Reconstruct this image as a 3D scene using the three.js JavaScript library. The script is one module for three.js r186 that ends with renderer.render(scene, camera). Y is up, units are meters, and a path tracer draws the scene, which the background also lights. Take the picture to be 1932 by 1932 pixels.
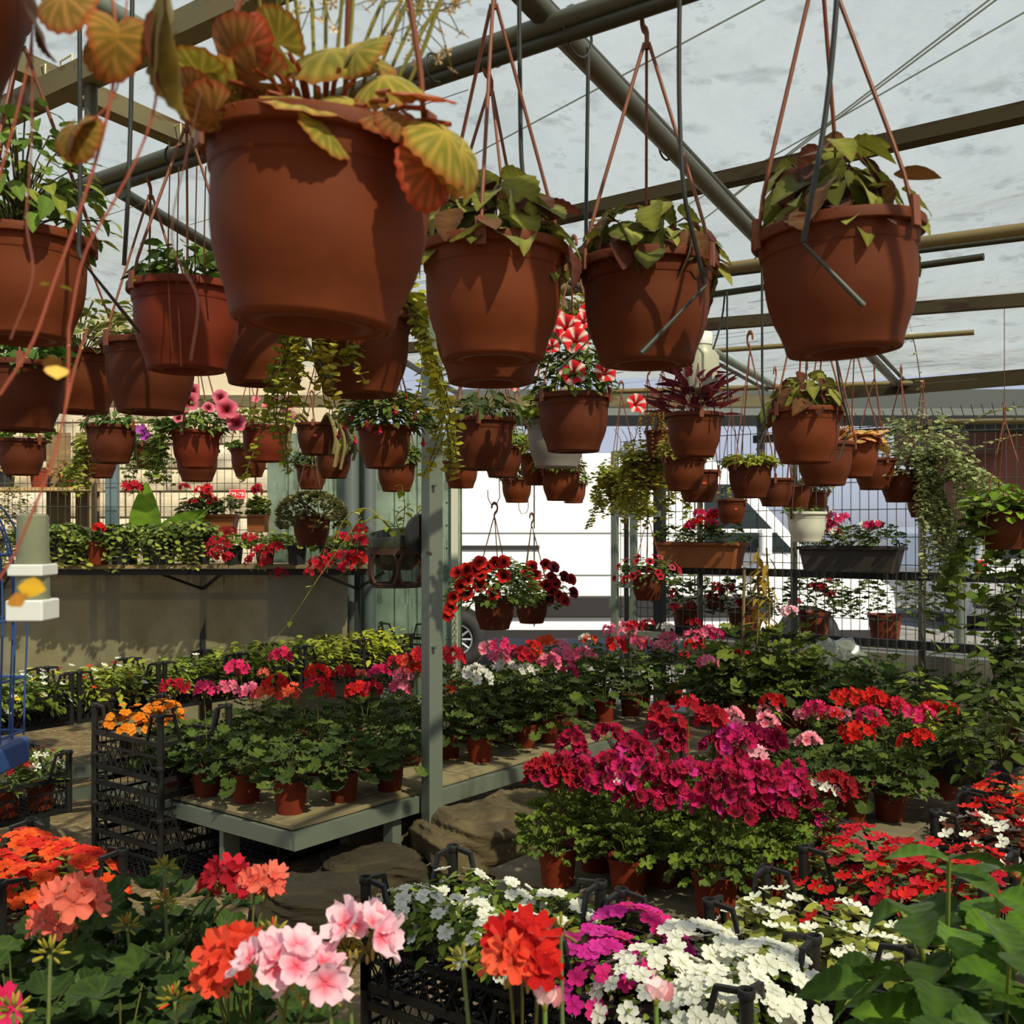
import * as THREE from 'three';
import { mergeGeometries, mergeVertices } from 'three/addons/utils/BufferGeometryUtils.js';
import { RoundedBoxGeometry } from 'three/addons/geometries/RoundedBoxGeometry.js';

// ---------------------------------------------------------------- camera, sky, sun, exposure
const F = 1980, HOR = 1000, EYE = 1.65;              // focal length and horizon in photo pixels, eye height in metres
const scene = new THREE.Scene();
const camera = new THREE.PerspectiveCamera(2 * Math.atan(966 / F) * 180 / Math.PI, 1, 0.05, 200);
camera.position.set(0, EYE, 0);
camera.setViewOffset(1932, 1932, 0, 966 - HOR, 1932, 1932);
camera.focus = 3.6; camera.userData.fStop = 9;
{ // even hazy sky: pale at the horizon, light blue above
  const W = 64, Hh = 64, data = new Float32Array(W * Hh * 4);
  for (let y = 0; y < Hh; y++) {
    const e = (y + 0.5) / Hh * 2 - 1, t = Math.max(0, e);
    const r = 0.62 - 0.30 * t, g = 0.68 - 0.20 * t, b = 0.82 - 0.04 * t;
    for (let x = 0; x < W; x++) data.set(e < 0 ? [0.25, 0.23, 0.2, 1] : [r, g, b, 1], (y * W + x) * 4);
  }
  const sky = new THREE.DataTexture(data, W, Hh, THREE.RGBAFormat, THREE.FloatType);
  sky.mapping = THREE.EquirectangularReflectionMapping; sky.magFilter = THREE.LinearFilter; sky.needsUpdate = true;
  scene.background = sky; scene.environment = sky;
}
const sun = new THREE.DirectionalLight(new THREE.Color().setRGB(1, 0.88, 0.68), 9.4);
sun.position.set(9, 17, 8.5); sun.castShadow = true; sun.shadow.mapSize.set(4096, 4096); sun.shadow.radius = 1.6;
Object.assign(sun.shadow.camera, { left: -16, right: 16, top: 16, bottom: -16, near: 1, far: 60 });
sun.target.position.set(0, 0, -5); scene.add(sun, sun.target);
const renderer = new THREE.WebGLRenderer();
renderer.toneMapping = THREE.LinearToneMapping; renderer.toneMappingExposure = 0.8;
renderer.shadowMap.enabled = true;

// ---------------------------------------------------------------- helpers
const V = (x, y, z) => new THREE.Vector3(x, y, z);
const PI = Math.PI, { sin, cos, abs, min, max, floor, hypot, sqrt, pow } = Math;
let seedState = 7;
const seed = (n) => { seedState = n * 7919 + 13; };
const rnd = () => { seedState = (seedState + 0x6d2b79f5) | 0; let t = Math.imul(seedState ^ (seedState >>> 15), 1 | seedState); t = (t + Math.imul(t ^ (t >>> 7), 61 | t)) ^ t; return ((t ^ (t >>> 14)) >>> 0) / 4294967296; };
const rr = (a, b) => a + (b - a) * rnd(), pick = (l) => l[floor(rnd() * l.length)];
const P = (px, py, d) => V((px - 966) / F * d, EYE + (HOR - py) / F * d, -d);       // pixel at a known depth
const onY = (px, py, h) => P(px, py, (EYE - h) * F / (py - HOR));                    // pixel on a level surface
const AX = V(0.611, 0, -0.792), BX = V(0.792, 0, 0.611);                            // the two directions of tables, pipes and fence
const rgb = (hex) => { const c = new THREE.Color(hex); return [c.r, c.g, c.b]; };
const taken = new Map();
const numbered = (name) => { const n = taken.get(name) ?? 0; taken.set(name, n + 1); return n ? name + '_' + String(n).padStart(3, '0') : name; };
function shade(o) { o.traverse((m) => { if (m.isMesh) m.castShadow = m.receiveShadow = true; }); return o; }
function tag(o, label, category, group, kind) {
  if (label) o.userData.label = label; if (category) o.userData.category = category;
  if (group) o.userData.group = group; if (kind) o.userData.kind = kind;
  return o;
}
function thing(name, label, category, pos = V(0, 0, 0), turn = 0, group) {
  const o = new THREE.Group(); o.name = numbered(name); o.position.copy(pos); o.rotation.y = turn; scene.add(o);
  return tag(o, label, category, group);
}
function part(parent, name, geo, mat, label) {
  const m = new THREE.Mesh(geo, mat); m.name = name; parent.add(m); if (label) m.userData.label = label; return m;
}
function solo(name, geo, mat, label, category, group, kind) {
  const m = new THREE.Mesh(geo, mat); m.name = numbered(name); scene.add(m); return tag(m, label, category, group, kind);
}
const struct = (name, geo, mat, label, category = 'structure') => solo(name, geo, mat, label, category, null, 'structure');
function copyOf(o, label, group) {
  const c = o.clone(); c.name = numbered(o.name.replace(/_\d{3}$/, '')); scene.add(c);
  if (label) c.userData.label = label; if (group) c.userData.group = group; return c;
}
// geometry collector: pieces with a transform and a colour, joined into one mesh
const m4 = new THREE.Matrix4(), q4 = new THREE.Quaternion();
class MB {
  constructor() { this.p = []; this.c = []; this.u = []; this.i = []; }
  add(g, m, col = [1, 1, 1]) {
    const pos = g.attributes.position, cl = g.attributes.color, uv = g.attributes.uv, base = this.p.length / 3, v = V();
    for (let k = 0; k < pos.count; k++) {
      v.fromBufferAttribute(pos, k); if (m) v.applyMatrix4(m);
      this.p.push(v.x, v.y, v.z);
      if (cl) this.c.push(cl.getX(k) * col[0], cl.getY(k) * col[1], cl.getZ(k) * col[2]); else this.c.push(col[0], col[1], col[2]);
      this.u.push(uv ? uv.getX(k) : 0, uv ? uv.getY(k) : 0);
    }
    if (g.index) for (let k = 0; k < g.index.count; k++) this.i.push(base + g.index.getX(k));
    else for (let k = 0; k < pos.count; k++) this.i.push(base + k);
    return this;
  }
  box(x, y, z, w, h, d, turn = 0, col) { return this.add(BOX, new THREE.Matrix4().makeRotationY(turn).setPosition(x, y, z).multiply(m4.makeScale(w, h, d)), col); }
  bar(a, b, r, col, n = 6) { return this.add(cylN(n), barM(a, b, r, r), col); }
  beam(a, b, w, h, col) { return this.add(BOX, barM(a, b, w, h), col); }
  tube(pts, r, col, n = 5, seg) { return this.add(tubeG(pts, r, n, seg), null, col); }
  geo() {
    const g = new THREE.BufferGeometry();
    g.setAttribute('position', new THREE.Float32BufferAttribute(this.p, 3));
    g.setAttribute('color', new THREE.Float32BufferAttribute(this.c, 3));
    g.setAttribute('uv', new THREE.Float32BufferAttribute(this.u, 2));
    g.setIndex(this.i); g.computeVertexNormals(); return g;
  }
}
const BOX = new THREE.BoxGeometry(1, 1, 1);
const cyls = {}; const cylN = (n) => cyls[n] ??= new THREE.CylinderGeometry(1, 1, 1, n, 1);
function barM(a, b, w, h) {                    // unit y-axis piece stretched from a to b; box: w across, h high
  const dir = b.clone().sub(a), l = dir.length(); dir.normalize();
  const side = abs(dir.y) > 0.95 ? V(1, 0, 0) : V(0, 1, 0);
  const x = V().crossVectors(dir, side).normalize(), z = V().crossVectors(x, dir).normalize();
  return new THREE.Matrix4().makeBasis(x.multiplyScalar(w), dir.multiplyScalar(l), z.multiplyScalar(h)).setPosition(a.clone().add(b).multiplyScalar(0.5));
}
function tubeG(pts, r, n = 6, seg) { return new THREE.TubeGeometry(new THREE.CatmullRomCurve3(pts), seg ?? max(4, pts.length * 3), r, n); }
const barG = (a, b, r, n = 8) => new THREE.CylinderGeometry(1, 1, 1, n).applyMatrix4(barM(a, b, r, r));
const beamG = (a, b, w, h) => new THREE.BoxGeometry(1, 1, 1).applyMatrix4(barM(a, b, w, h));
const boxG = (w, h, d, x = 0, y = 0, z = 0) => new THREE.BoxGeometry(w, h, d).translate(x, y, z);
const lathe = (pts, n = 32) => new THREE.LatheGeometry(pts.map(([x, y]) => new THREE.Vector2(x, y)), n);
const place = (pos, az, pitch, roll, s = 1) => new THREE.Matrix4().makeTranslation(pos.x, pos.y, pos.z).multiply(m4.makeRotationFromEuler(new THREE.Euler(roll, az, pitch, 'YZX'))).multiply(new THREE.Matrix4().makeScale(...(s.isVector3 ? [s.x, s.y, s.z] : [s, s, s])));
function putM(parent, name, geo, mat, m, label) { const o = part(parent, name, geo, mat, label); m.decompose(o.position, o.quaternion, o.scale); return o; }
const merge = (list) => mergeGeometries(list.map((g) => { const h = g.index ? g.toNonIndexed() : g.clone(); for (const k of Object.keys(h.attributes)) if (!['position', 'normal', 'uv'].includes(k)) h.deleteAttribute(k); return h; }));

// ---------------------------------------------------------------- textures and materials
function noise2(W, oct = 5, base = 4, sd = 1) {                       // tileable value noise, 0..1
  seed(sd); const out = new Float32Array(W * W); let amp = 1, tot = 0;
  for (let o = 0, n = base; o < oct; o++, n *= 2, amp *= 0.55) {
    const g = Float32Array.from({ length: n * n }, rnd); tot += amp;
    for (let y = 0; y < W; y++) for (let x = 0; x < W; x++) {
      const fx = x / W * n, fy = y / W * n, x0 = floor(fx), y0 = floor(fy), u = fx - x0, v = fy - y0, su = u * u * (3 - 2 * u), sv = v * v * (3 - 2 * v);
      const a = g[y0 % n * n + x0 % n], b = g[y0 % n * n + (x0 + 1) % n], c = g[(y0 + 1) % n * n + x0 % n], d = g[(y0 + 1) % n * n + (x0 + 1) % n];
      out[y * W + x] += amp * ((a + (b - a) * su) * (1 - sv) + (c + (d - c) * su) * sv);
    }
  }
  return out.map((v) => v / tot);
}
function tex(W, fn, srgb = true, rep = 1) {
  const data = new Uint8Array(W * W * 4);
  for (let y = 0; y < W; y++) for (let x = 0; x < W; x++) { const c = fn(x, y, y * W + x); data.set([c[0] * 255, c[1] * 255, c[2] * 255, 255].map((v) => max(0, min(255, v))), (y * W + x) * 4); }
  const t = new THREE.DataTexture(data, W, W); t.wrapS = t.wrapT = THREE.RepeatWrapping; t.magFilter = THREE.LinearFilter; t.repeat.set(rep, rep);
  if (srgb) t.colorSpace = THREE.SRGBColorSpace; t.needsUpdate = true; return t;
}
const nA = noise2(256, 5, 4, 3), nB = noise2(256, 6, 8, 5), nC = noise2(512, 6, 6, 9);
const lerp3 = (a, b, t) => a.map((v, k) => v + (b[k] - v) * t);
const mat = (color, roughness = 0.7, more = {}) => new THREE.MeshPhysicalMaterial({ color: new THREE.Color(color), roughness, side: THREE.DoubleSide, ...more });
const vmat = (roughness = 0.7, more = {}) => mat('#ffffff', roughness, { vertexColors: true, ...more });
// dusty terracotta-coloured plastic: scuffs and pale lime specks
const potTex = tex(256, (x, y, i) => { const s = nB[i] > 0.63 ? (nB[i] - 0.63) * 3.2 : 0, t = (nA[i] - 0.5) * 0.3; return lerp3([0.98 + t, 0.97 + t, 0.95 + t], [1, 0.98, 0.95], s); }, true, 2);
const potDust = tex(256, (x, y, i) => { const v = 0.42 + nA[i] * 0.3 + nB[i] * 0.1; return [v, v, v]; }, false, 2);
const potM = (c) => mat(c, 1, { map: potTex, roughnessMap: potDust, specularIntensity: 0.45 });
const M = {
  pot: potM('#703417'), pot2: potM('#652f15'), pot3: potM('#5d2b15'), potRed: potM('#762e1a'), nursery: potM('#7c3019'), nursery2: potM('#6a2c17'),
  greyPot: mat('#8a8480', 0.5), blackPot: mat('#26272a', 0.5), whiteBowl: mat('#d8d4c4', 0.5), boxPot: potM('#94562f'), darkBox: mat('#3a322d', 0.6),
  soil: mat('#2c2018', 1), hanger: mat('#7f4328', 0.5), wire: mat('#5b3a2a', 0.5), sticker: mat('#e8572e', 0.6), tag: mat('#e8e4d8', 0.7),
  crate: mat('#1d1c1b', 0.42), drip: mat('#2b2d2a', 0.45), stake: mat('#3b3f3a', 0.4),
  steel: mat('#7f8a80', 0.38, { metalness: 0.75 }), greenSteel: mat('#7b8376', 0.42, { metalness: 0.35 }), pipe: mat('#59584a', 0.45, { metalness: 0.4 }), darkPipe: mat('#3d3b2e', 0.45, { metalness: 0.2 }),
  fence: mat('#5a5850', 0.5, { metalness: 0.4 }), chain: mat('#8f8f88', 0.35, { metalness: 0.9 }),
  white: mat('#e8ecec', 0.22, { clearcoat: 0.8, clearcoatRoughness: 0.08 }), glassDark: mat('#1c2628', 0.05, { clearcoat: 1 }), trimDark: mat('#222223', 0.55), tyre: mat('#17181a', 0.85), alloy: mat('#b9bec0', 0.3, { metalness: 0.8 }),
  bamboo: mat('#7d6c45', 0.6), rust: null, twine: mat('#d8cfae', 0.9), blue: mat('#2f4d86', 0.4), plastic: mat('#e4e6e2', 0.35),
};
const rustTex = tex(256, (x, y, i) => lerp3(lerp3([0.42, 0.41, 0.33], [0.52, 0.45, 0.31], nA[i]), [0.36, 0.22, 0.12], max(0, min(1, (nB[i] - 0.5) * 6))), true, 1);
rustTex.repeat.set(0.2, 5); M.rust = mat('#ffffff', 0.75, { map: rustTex }); M.mossy = mat('#8f8468', 0.85, { map: rustTex });
// plants: tint = colour of the material times the pattern in the vertices
const leafMats = {}, warm = (c) => { const k = new THREE.Color(c); return k.setRGB(k.r * 1.2, k.g * 0.9, k.b * 0.58); };
const leafM = (c, t = 0.28) => leafMats[c + t] ??= mat(warm(c), 1, { vertexColors: true, specularIntensity: 0.35, transmission: t, clearcoat: 0.1, clearcoatRoughness: 0.35 });
const petalM = (c, t = 0.32) => leafMats['p' + c + t] ??= mat(c, 1, { vertexColors: true, specularIntensity: 0.35, transmission: t });
const foliageM = mat(new THREE.Color().setRGB(1.2, 0.9, 0.58), 1, { vertexColors: true, specularIntensity: 0.35, transmission: 0.26, clearcoat: 0.08, clearcoatRoughness: 0.4 });

// ---------------------------------------------------------------- setting: ground, roof, walls, fence
{ // packed sandy soil with grit
  const g = new THREE.PlaneGeometry(24, 16, 120, 80).rotateX(-PI / 2).translate(0, 0, -1.4);
  const p = g.attributes.position, uv = g.attributes.uv;
  for (let k = 0; k < p.count; k++) { const x = p.getX(k), z = p.getZ(k), i = (floor((x + 40) * 60) % 256) + 256 * (floor((40 - z) * 60) % 256); uv.setXY(k, x / 0.7, z / 0.7); p.setY(k, (nA[i] - 0.5) * 0.02 - 0.004); }
  g.computeVertexNormals();
  const t = tex(512, (x, y, i) => { const s = nC[i], peb = nB[(x % 256) + 256 * (y % 256)]; return lerp3(lerp3([0.40, 0.33, 0.23], [0.58, 0.49, 0.34], s), peb > 0.62 ? [0.66, 0.6, 0.47] : [0.3, 0.25, 0.18], abs(peb - 0.5) > 0.13 ? 0.55 : 0.1); });
  const bt = tex(256, (x, y, i) => [nB[i], nB[i], nB[i]], false);
  struct('floor', g, mat('#ffffff', 1, { map: t, bumpMap: bt, bumpScale: 0.02 }), 'packed sandy soil floor strewn with grit', 'ground');
  // street outside
  const rt = tex(256, (x, y, i) => { const v = 0.46 + (nB[i] - 0.5) * 0.35; return [v, v * 0.99, v * 0.97]; }, true, 30);
  struct('street', new THREE.BoxGeometry(60, 0.1, 28).translate(0, -0.06, -23.4), mat('#ffffff', 0.95, { map: rt }), 'grey asphalt street outside the greenhouse', 'street');
  for (let k = 0; k < 7; k++) struct('kerb', new RoundedBoxGeometry(0.98, 0.14, 0.25, 2, 0.02).translate(3.2 + k, 0.02, -10.4), mat('#a9a69c', 0.9), 'pale concrete kerb stone beside the street', 'kerb').userData.group = 'kerb stones along the street';
}
const filmH = (x, d) => { const a = 0.611 * x + 0.792 * d; return 1.06 + 0.085 * max(-6, (7.6 - a)); };
{ // greenhouse film: weathered translucent sheet lying on the purlins
  const nx = 110, nd = 110, x0 = -8, x1 = 8.5, d0 = -3.5, pos = [], uv = [], idx = [];
  for (let j = 0; j <= nd; j++) for (let i = 0; i <= nx; i++) {
    const x = x0 + (x1 - x0) * i / nx, dm = min(8.1, (7.72 - 0.611 * x) / 0.792), d = d0 + (dm - d0) * j / nd;
    const w = 0.025 * sin(x * 2.3 + d * 1.1) * sin(d * 3.1 - x) + 0.008 * sin(x * 11 + 3 * sin(d * 4));
    pos.push(x, EYE + filmH(x, d) + 0.04 + w, -d); uv.push(x / 2.2, d / 2.2); if (i < nx && j < nd) { const k = j * (nx + 1) + i; idx.push(k, k + 1, k + nx + 2, k, k + nx + 2, k + nx + 1); }
  }
  const g = new THREE.BufferGeometry(); g.setAttribute('position', new THREE.Float32BufferAttribute(pos, 3)); g.setAttribute('uv', new THREE.Float32BufferAttribute(uv, 2)); g.setIndex(idx); g.computeVertexNormals();
  const spots = tex(512, (x, y, i) => { const s = nC[i], dirt = nB[x % 256 + 256 * (y % 256)]; const v = 0.9 - max(0, s - 0.5) * 0.12 - max(0, dirt - 0.6) * 0.55 - (nA[(x * 3) % 256 + 256 * ((y * 3) % 256)] > 0.72 ? 0.06 : 0); return [v * 0.965, v, v * 0.97]; });
  const wr = tex(512, (x, y, i) => { const v = nC[i]; return [v, v, v]; }, false);
  struct('ceiling', g, mat('#ffffff', 0.53, { map: spots, bumpMap: wr, bumpScale: 0.03, transmission: 0.96, ior: 1.35 }), 'weathered translucent plastic film stretched over the greenhouse roof', 'roof film');
}
const GRID = EYE + 1.0;   // height of the pipes that carry the hanging pots
function pixLine(px1, py1, px2, py2, h, ext1 = 0, ext2 = 0) {       // pixel line on a level plane above the eye, lengthened at both ends
  const a = P(px1, py1, h * F / (HOR - py1)), b = P(px2, py2, h * F / (HOR - py2)), u = b.clone().sub(a).normalize();
  return [a.addScaledVector(u, -ext1), b.addScaledVector(u, ext2)];
}
const pipe = (name, ends, r, m, label) => struct(name, barG(ends[0], ends[1], r, 12), m, label, 'pipe');
const tubeBeam = (name, ends, w, h, m, label) => struct(name, beamG(ends[0], ends[1], w, h), m, label, 'beam');
{
  pipe('roof_pipe', pixLine(310, 297, 1200, -8, 1.02, 1.2, 2.4), 0.021, M.pipe, 'thick round roof pipe running above the four largest hanging pots');
  pipe('roof_pipe', pixLine(310, 322, 1270, 0, 0.99, 1.2, 2.4), 0.015, M.darkPipe, 'thin dark roof pipe strapped beneath the thick pipe');
  pipe('roof_pipe', pixLine(1000, 0, 1690, 722, 1.045, 1.6, 0.5), 0.026, M.pipe, 'thick pipe running away to the fence under the film');
  pipe('roof_pipe', pixLine(1024, 0, 1705, 716, 1.075, 1.6, 0.5), 0.013, M.darkPipe, 'slim pipe tied along the thick pipe that runs to the fence');
  pipe('roof_pipe', pixLine(270, 60, 1450, 722, 1.055, 1.5, 0.2), 0.024, M.greenSteel, 'pale green roof pipe running away behind the begonia pot');
  pipe('roof_pipe', pixLine(270, 92, 1435, 730, 1.01, 1.5, 0.2), 0.012, M.darkPipe, 'slim dark pipe under the pale green roof pipe');
  pipe('roof_pipe', pixLine(290, 400, 600, 585, 1.03, 0.2, 3), 0.02, M.darkPipe, 'dark pipe running away above the variegated hanging plants');
  tubeBeam('roof_beam', pixLine(95, 172, 460, 0, 1.0, 0.35, 1.6), 0.05, 0.05, M.rust, 'rusty square roof tube bound with wire at the corner');
  tubeBeam('roof_beam', pixLine(40, 125, 365, 268, 1.05, 0.9, 4.6), 0.05, 0.05, M.rust, 'rusty square roof tube crossing below the corner');
  tubeBeam('roof_beam', pixLine(1060, 408, 1932, 212, 1.32, 1.5, 2), 0.07, 0.05, M.mossy, 'broad mossy purlin under the film behind the hanging pots');
  pipe('roof_pipe', pixLine(1350, 508, 1932, 432, 1.12, 3, 1.5), 0.024, M.bamboo, 'brown round purlin under the film');
  pipe('roof_pipe', pixLine(1350, 520, 1932, 449, 1.12, 3, 1.5), 0.012, M.darkPipe, 'thin dark purlin just below the brown round purlin');
  tubeBeam('roof_beam', pixLine(1340, 612, 1932, 566, 1.1, 3, 1.5), 0.05, 0.06, M.mossy, 'weathered timber purlin with a thin cane on it');
  pipe('roof_pipe', pixLine(1340, 556, 1470, 538, 1.03, 0.8, 0.8), 0.014, M.darkPipe, 'short dark irrigation pipe between the roof pipes');
  pipe('bamboo_cane', pixLine(1300, 665, 1838, 627, 1.12, 0.1, 0), 0.016, M.bamboo, 'bamboo cane laid across the roof pipes');
  pipe('bamboo_cane', pixLine(1180, 738, 1745, 722, 1.04, 0.1, 0), 0.02, M.bamboo, 'bamboo cane just above the fence top');
  // eaves: along the fence (direction B) and along the back
  const e1 = (a, b) => AX.clone().multiplyScalar(a).addScaledVector(BX, b);
  const eave = (h) => [e1(7.62, -3.0).setY(EYE + h), e1(7.62, 3.2).setY(EYE + h)];
  tubeBeam('eave_beam', eave(1.02), 0.06, 0.10, M.mossy, 'brown timber eave beam along the top of the fence side');
  tubeBeam('eave_beam', [V(-7, EYE + 1.0, -8.15), V(2.3, EYE + 1.0, -8.15)], 0.06, 0.09, M.rust, 'brown timber eave beam above the metal sheet wall');
  for (const q of [[962, 205, 1345, 2, 1.55], [1300, 330, 1700, 30, 1.6], [1432, 228, 1720, 8, 1.6], [1380, 285, 1700, 110, 1.5]]) { const e = pixLine(q[0], q[1], q[2], q[3], q[4], 0.3, 0.8); for (const p of e) p.y = EYE + filmH(p.x, -p.z) + 0.005; struct('roof_seam', beamG(e[0], e[1], 0.007, 0.002), mat('#c3cac8', 0.7, { transmission: 0.5 }), 'taped seam running across the plastic film', 'seam').userData.group = 'taped seams in the roof film'; }
  // wire and cable ties round the pipes
  for (const [px, py, h, r] of [[820, 128, 1.0, 0.03], [1090, 60, 1.01, 0.05], [330, 296, 1.0, 0.03], [1255, 278, 1.05, 0.034], [400, 132, 1.05, 0.03]])
    solo('cable_tie', new THREE.TorusGeometry(r, 0.003, 5, 16).rotateY(0.9).translate(...P(px, py, h * F / (HOR - py)).toArray()), M.drip, 'dark cable tie strapped around the roof pipes', 'cable tie', 'cable ties on the roof pipes');
  for (const [px, py, h] of [[125, 132, 1.03], [75, 150, 1.03], [163, 182, 1.03], [330, 258, 1.03]])
    solo('twine_loop', new THREE.TorusGeometry(0.038, 0.0025, 5, 4).rotateZ(PI / 4).rotateY(-0.7).translate(...P(px, py, h * F / (HOR - py)).toArray()), M.twine, 'cream twine loop bound around the rusty roof tube', 'twine', 'twine loops on the rusty tubes');
  // upright that carries the roof: square steel post in front of the long table
  const pp = P(815, 1000, 4.98);
  const post = thing('steel_post', 'grey square steel post standing at the long geranium table', 'post', V(pp.x, 0, pp.z), 0.66);
  part(post, 'shaft', new RoundedBoxGeometry(0.076, 2.72, 0.076, 2, 0.006).translate(0, 1.36, 0), M.greenSteel);
  part(post, 'foot_plate', boxG(0.16, 0.008, 0.16, 0, 0.004, 0), M.greenSteel);
  part(post, 'bracket_disc', new THREE.CylinderGeometry(0.1, 0.1, 0.03, 28).rotateX(PI / 2).translate(0.0, EYE - 0.02, -0.07), M.trimDark, 'dark round plate behind the post');
  for (const y of [EYE + 0.21, EYE - 0.55]) part(post, 'bolt', new THREE.CylinderGeometry(0.008, 0.008, 0.05, 8).rotateX(PI / 2).translate(-0.02, y, 0.04), M.steel);
  // dark stubs that drop from the roof corner
  pipe('roof_upright', [P(172, 90, 2.3), P(172, 225, 2.3)], 0.014, M.pipe, 'short dark upright tube under the rusty roof corner');
}
// left shelf with planks, brackets, plastic sheet below
{
  const d = 8.4, y = EYE - 0.275, shelf = thing('plank_shelf', 'long weathered plank shelf carrying ivy pots along the fence', 'shelf', V(0, y, -d));
  const ends = [-4.75, -4.3, -3.55, -3.08, -2.94, -2.25, -1.15], tones = ['#d2b582', '#dbbf8c', '#c4a574', '#d0b684', '#a89470', '#9c8d6e'];
  for (let r = 0; r < 3; r++) for (let k = 0; k < 6; k++)
    part(shelf, 'plank', new RoundedBoxGeometry(ends[k + 1] - ends[k] - 0.006, 0.034, 0.15, 1, 0.004).translate((ends[k] + ends[k + 1]) / 2, -0.017, -0.16 * r), mat(tones[(k + r) % 6], 0.85, { map: rustWood() }));
  for (const x of [-4.3, -2.6, -1.3]) { part(shelf, 'bracket', new MB().beam(V(x, -0.05, 0.02), V(x, -0.05, -0.42), 0.04, 0.04).beam(V(x, -0.22, -0.42), V(x - 0.28, -0.06, -0.05), 0.02, 0.02).beam(V(x, -0.22, -0.42), V(x + 0.28, -0.06, -0.05), 0.02, 0.02).geo(), M.trimDark); part(shelf, 'shelf_leg', boxG(0.05, y - 0.05, 0.05, x, -0.05 - (y - 0.05) / 2, -0.44), M.trimDark); }
  part(shelf, 'edge_angle', boxG(3.55, 0.05, 0.006, -2.93, -0.062, 0.0), M.trimDark);
  // plastic sheet under the shelf
  const nx = 90, nyy = 20, pos = [], uv = [], idx = [];
  for (let j = 0; j <= nyy; j++) for (let i = 0; i <= nx; i++) {
    const t = i / nx, x = -4.9 + 3.52 * t, s = j / nyy, sag = 0.02 * sin(t * 9) * s;
    const z = -8.82 + 0.03 * sin(t * 31 + s * 2) * (0.3 + s) + 0.05 * sin(t * 7 + 1) * s; pos.push(x, 1.30 - 1.3 * s + sag, z); uv.push(x, s * 1.3);
    if (i < nx && j < nyy) { const k = j * (nx + 1) + i; idx.push(k, k + nx + 1, k + 1, k + 1, k + nx + 1, k + nx + 2); }
  }
  const g = new THREE.BufferGeometry(); g.setAttribute('position', new THREE.Float32BufferAttribute(pos, 3)); g.setAttribute('uv', new THREE.Float32BufferAttribute(uv, 2)); g.setIndex(idx); g.computeVertexNormals();
  solo('plastic_sheet', g, mat('#8a8468', 0.32, { map: potTex, transmission: 0.12 }), 'cloudy plastic sheet hung like a curtain under the plank shelf', 'plastic sheet');
}
function rustWood() { return rustWood.t ??= tex(256, (x, y, i) => { const v = 0.72 + 0.3 * nB[(x >> 3) + 256 * ((y * 3) % 256)] - 0.15 * nA[i]; return [v, v * 0.98, v * 0.94]; }); }
{ // corrugated metal wall: trapezoid ribs, four sheets
  const ribbed = (w, h) => { const pts = [[0, 0]]; for (let x = 0; x < w; x += 0.2) pts.push([x + 0.13, 0], [x + 0.145, 0.022], [x + 0.175, 0.022], [x + 0.19, 0]); const s = new THREE.Shape(); pts.forEach(([x, z], k) => k ? s.lineTo(x, z) : s.moveTo(x, z)); for (const [x, z] of pts.reverse()) s.lineTo(x, z - 0.003); return new THREE.ExtrudeGeometry(s, { depth: h, bevelEnabled: false }).rotateX(-PI / 2); };
  const galv = tex(256, (x, y, i) => { const v = 0.62 + 0.3 * nA[i] + (nB[i] - 0.5) * 0.25, st = nB[(x * 3 % 256) + 256 * (y >> 4)] > 0.62 ? 0.82 : 1; return [v * 0.93 * st, v * st, v * 0.95 * st]; });
  const gm = mat('#b9c4b8', 0.42, { map: galv, metalness: 0.55 });
  const wall = thing('wall_back', 'galvanised corrugated sheet wall behind the petunia baskets', 'wall', V(0, 0, -9.25)); wall.userData.kind = 'structure';
  for (const [x, w] of [[-2.15, 0.72], [-1.42, 0.6], [-0.83, 0.35]]) part(wall, 'metal_sheet', ribbed(w, 2.5).translate(x, 0, x < -2 ? 0.03 : 0), gm);
  part(wall, 'edge_channel', boxG(0.06, 2.5, 0.05, -0.505, 1.25, 0.02), mat('#b2b3a0', 0.5, { metalness: 0.3 }));
  for (let k = 0; k < 9; k++) part(wall, 'rivet', new THREE.SphereGeometry(0.008, 6, 4).translate(-0.57, 0.5 + k * 0.2, 0.012), M.steel);
  for (const [x, r] of [[-1.4, 0.07], [-1.24, 0.055]]) pipe('wall_pipe', [V(x, 0, -9.13), V(x, 2.6, -9.13)], r, mat('#66706e', 0.4, { metalness: 0.5 }), r > 0.06 ? 'thick grey round column at the edge of the metal wall' : 'thinner grey round column against the metal wall');
}
{ // mesh fence behind the shelf
  const f = thing('wire_fence', 'welded wire fence in front of the stone house wall', 'fence', V(0, 0, -9.0));
  for (let x = -5; x <= -2.16; x += 0.065) part(f, 'vertical_wire', barG(V(x, 1.2, 0), V(x, 2.6, 0), 0.003, 4), M.fence);
  for (let y = 1.25; y <= 2.6; y += 0.2) part(f, 'horizontal_wire', barG(V(-5, y, 0.004), V(-2.15, y, 0.004), 0.003, 4), M.fence);
  part(f, 'fence_post', boxG(0.1, 2.6, 0.07, -3.45, 1.3, -0.06), mat('#5c7076', 0.5, { metalness: 0.2 }));
}
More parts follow.
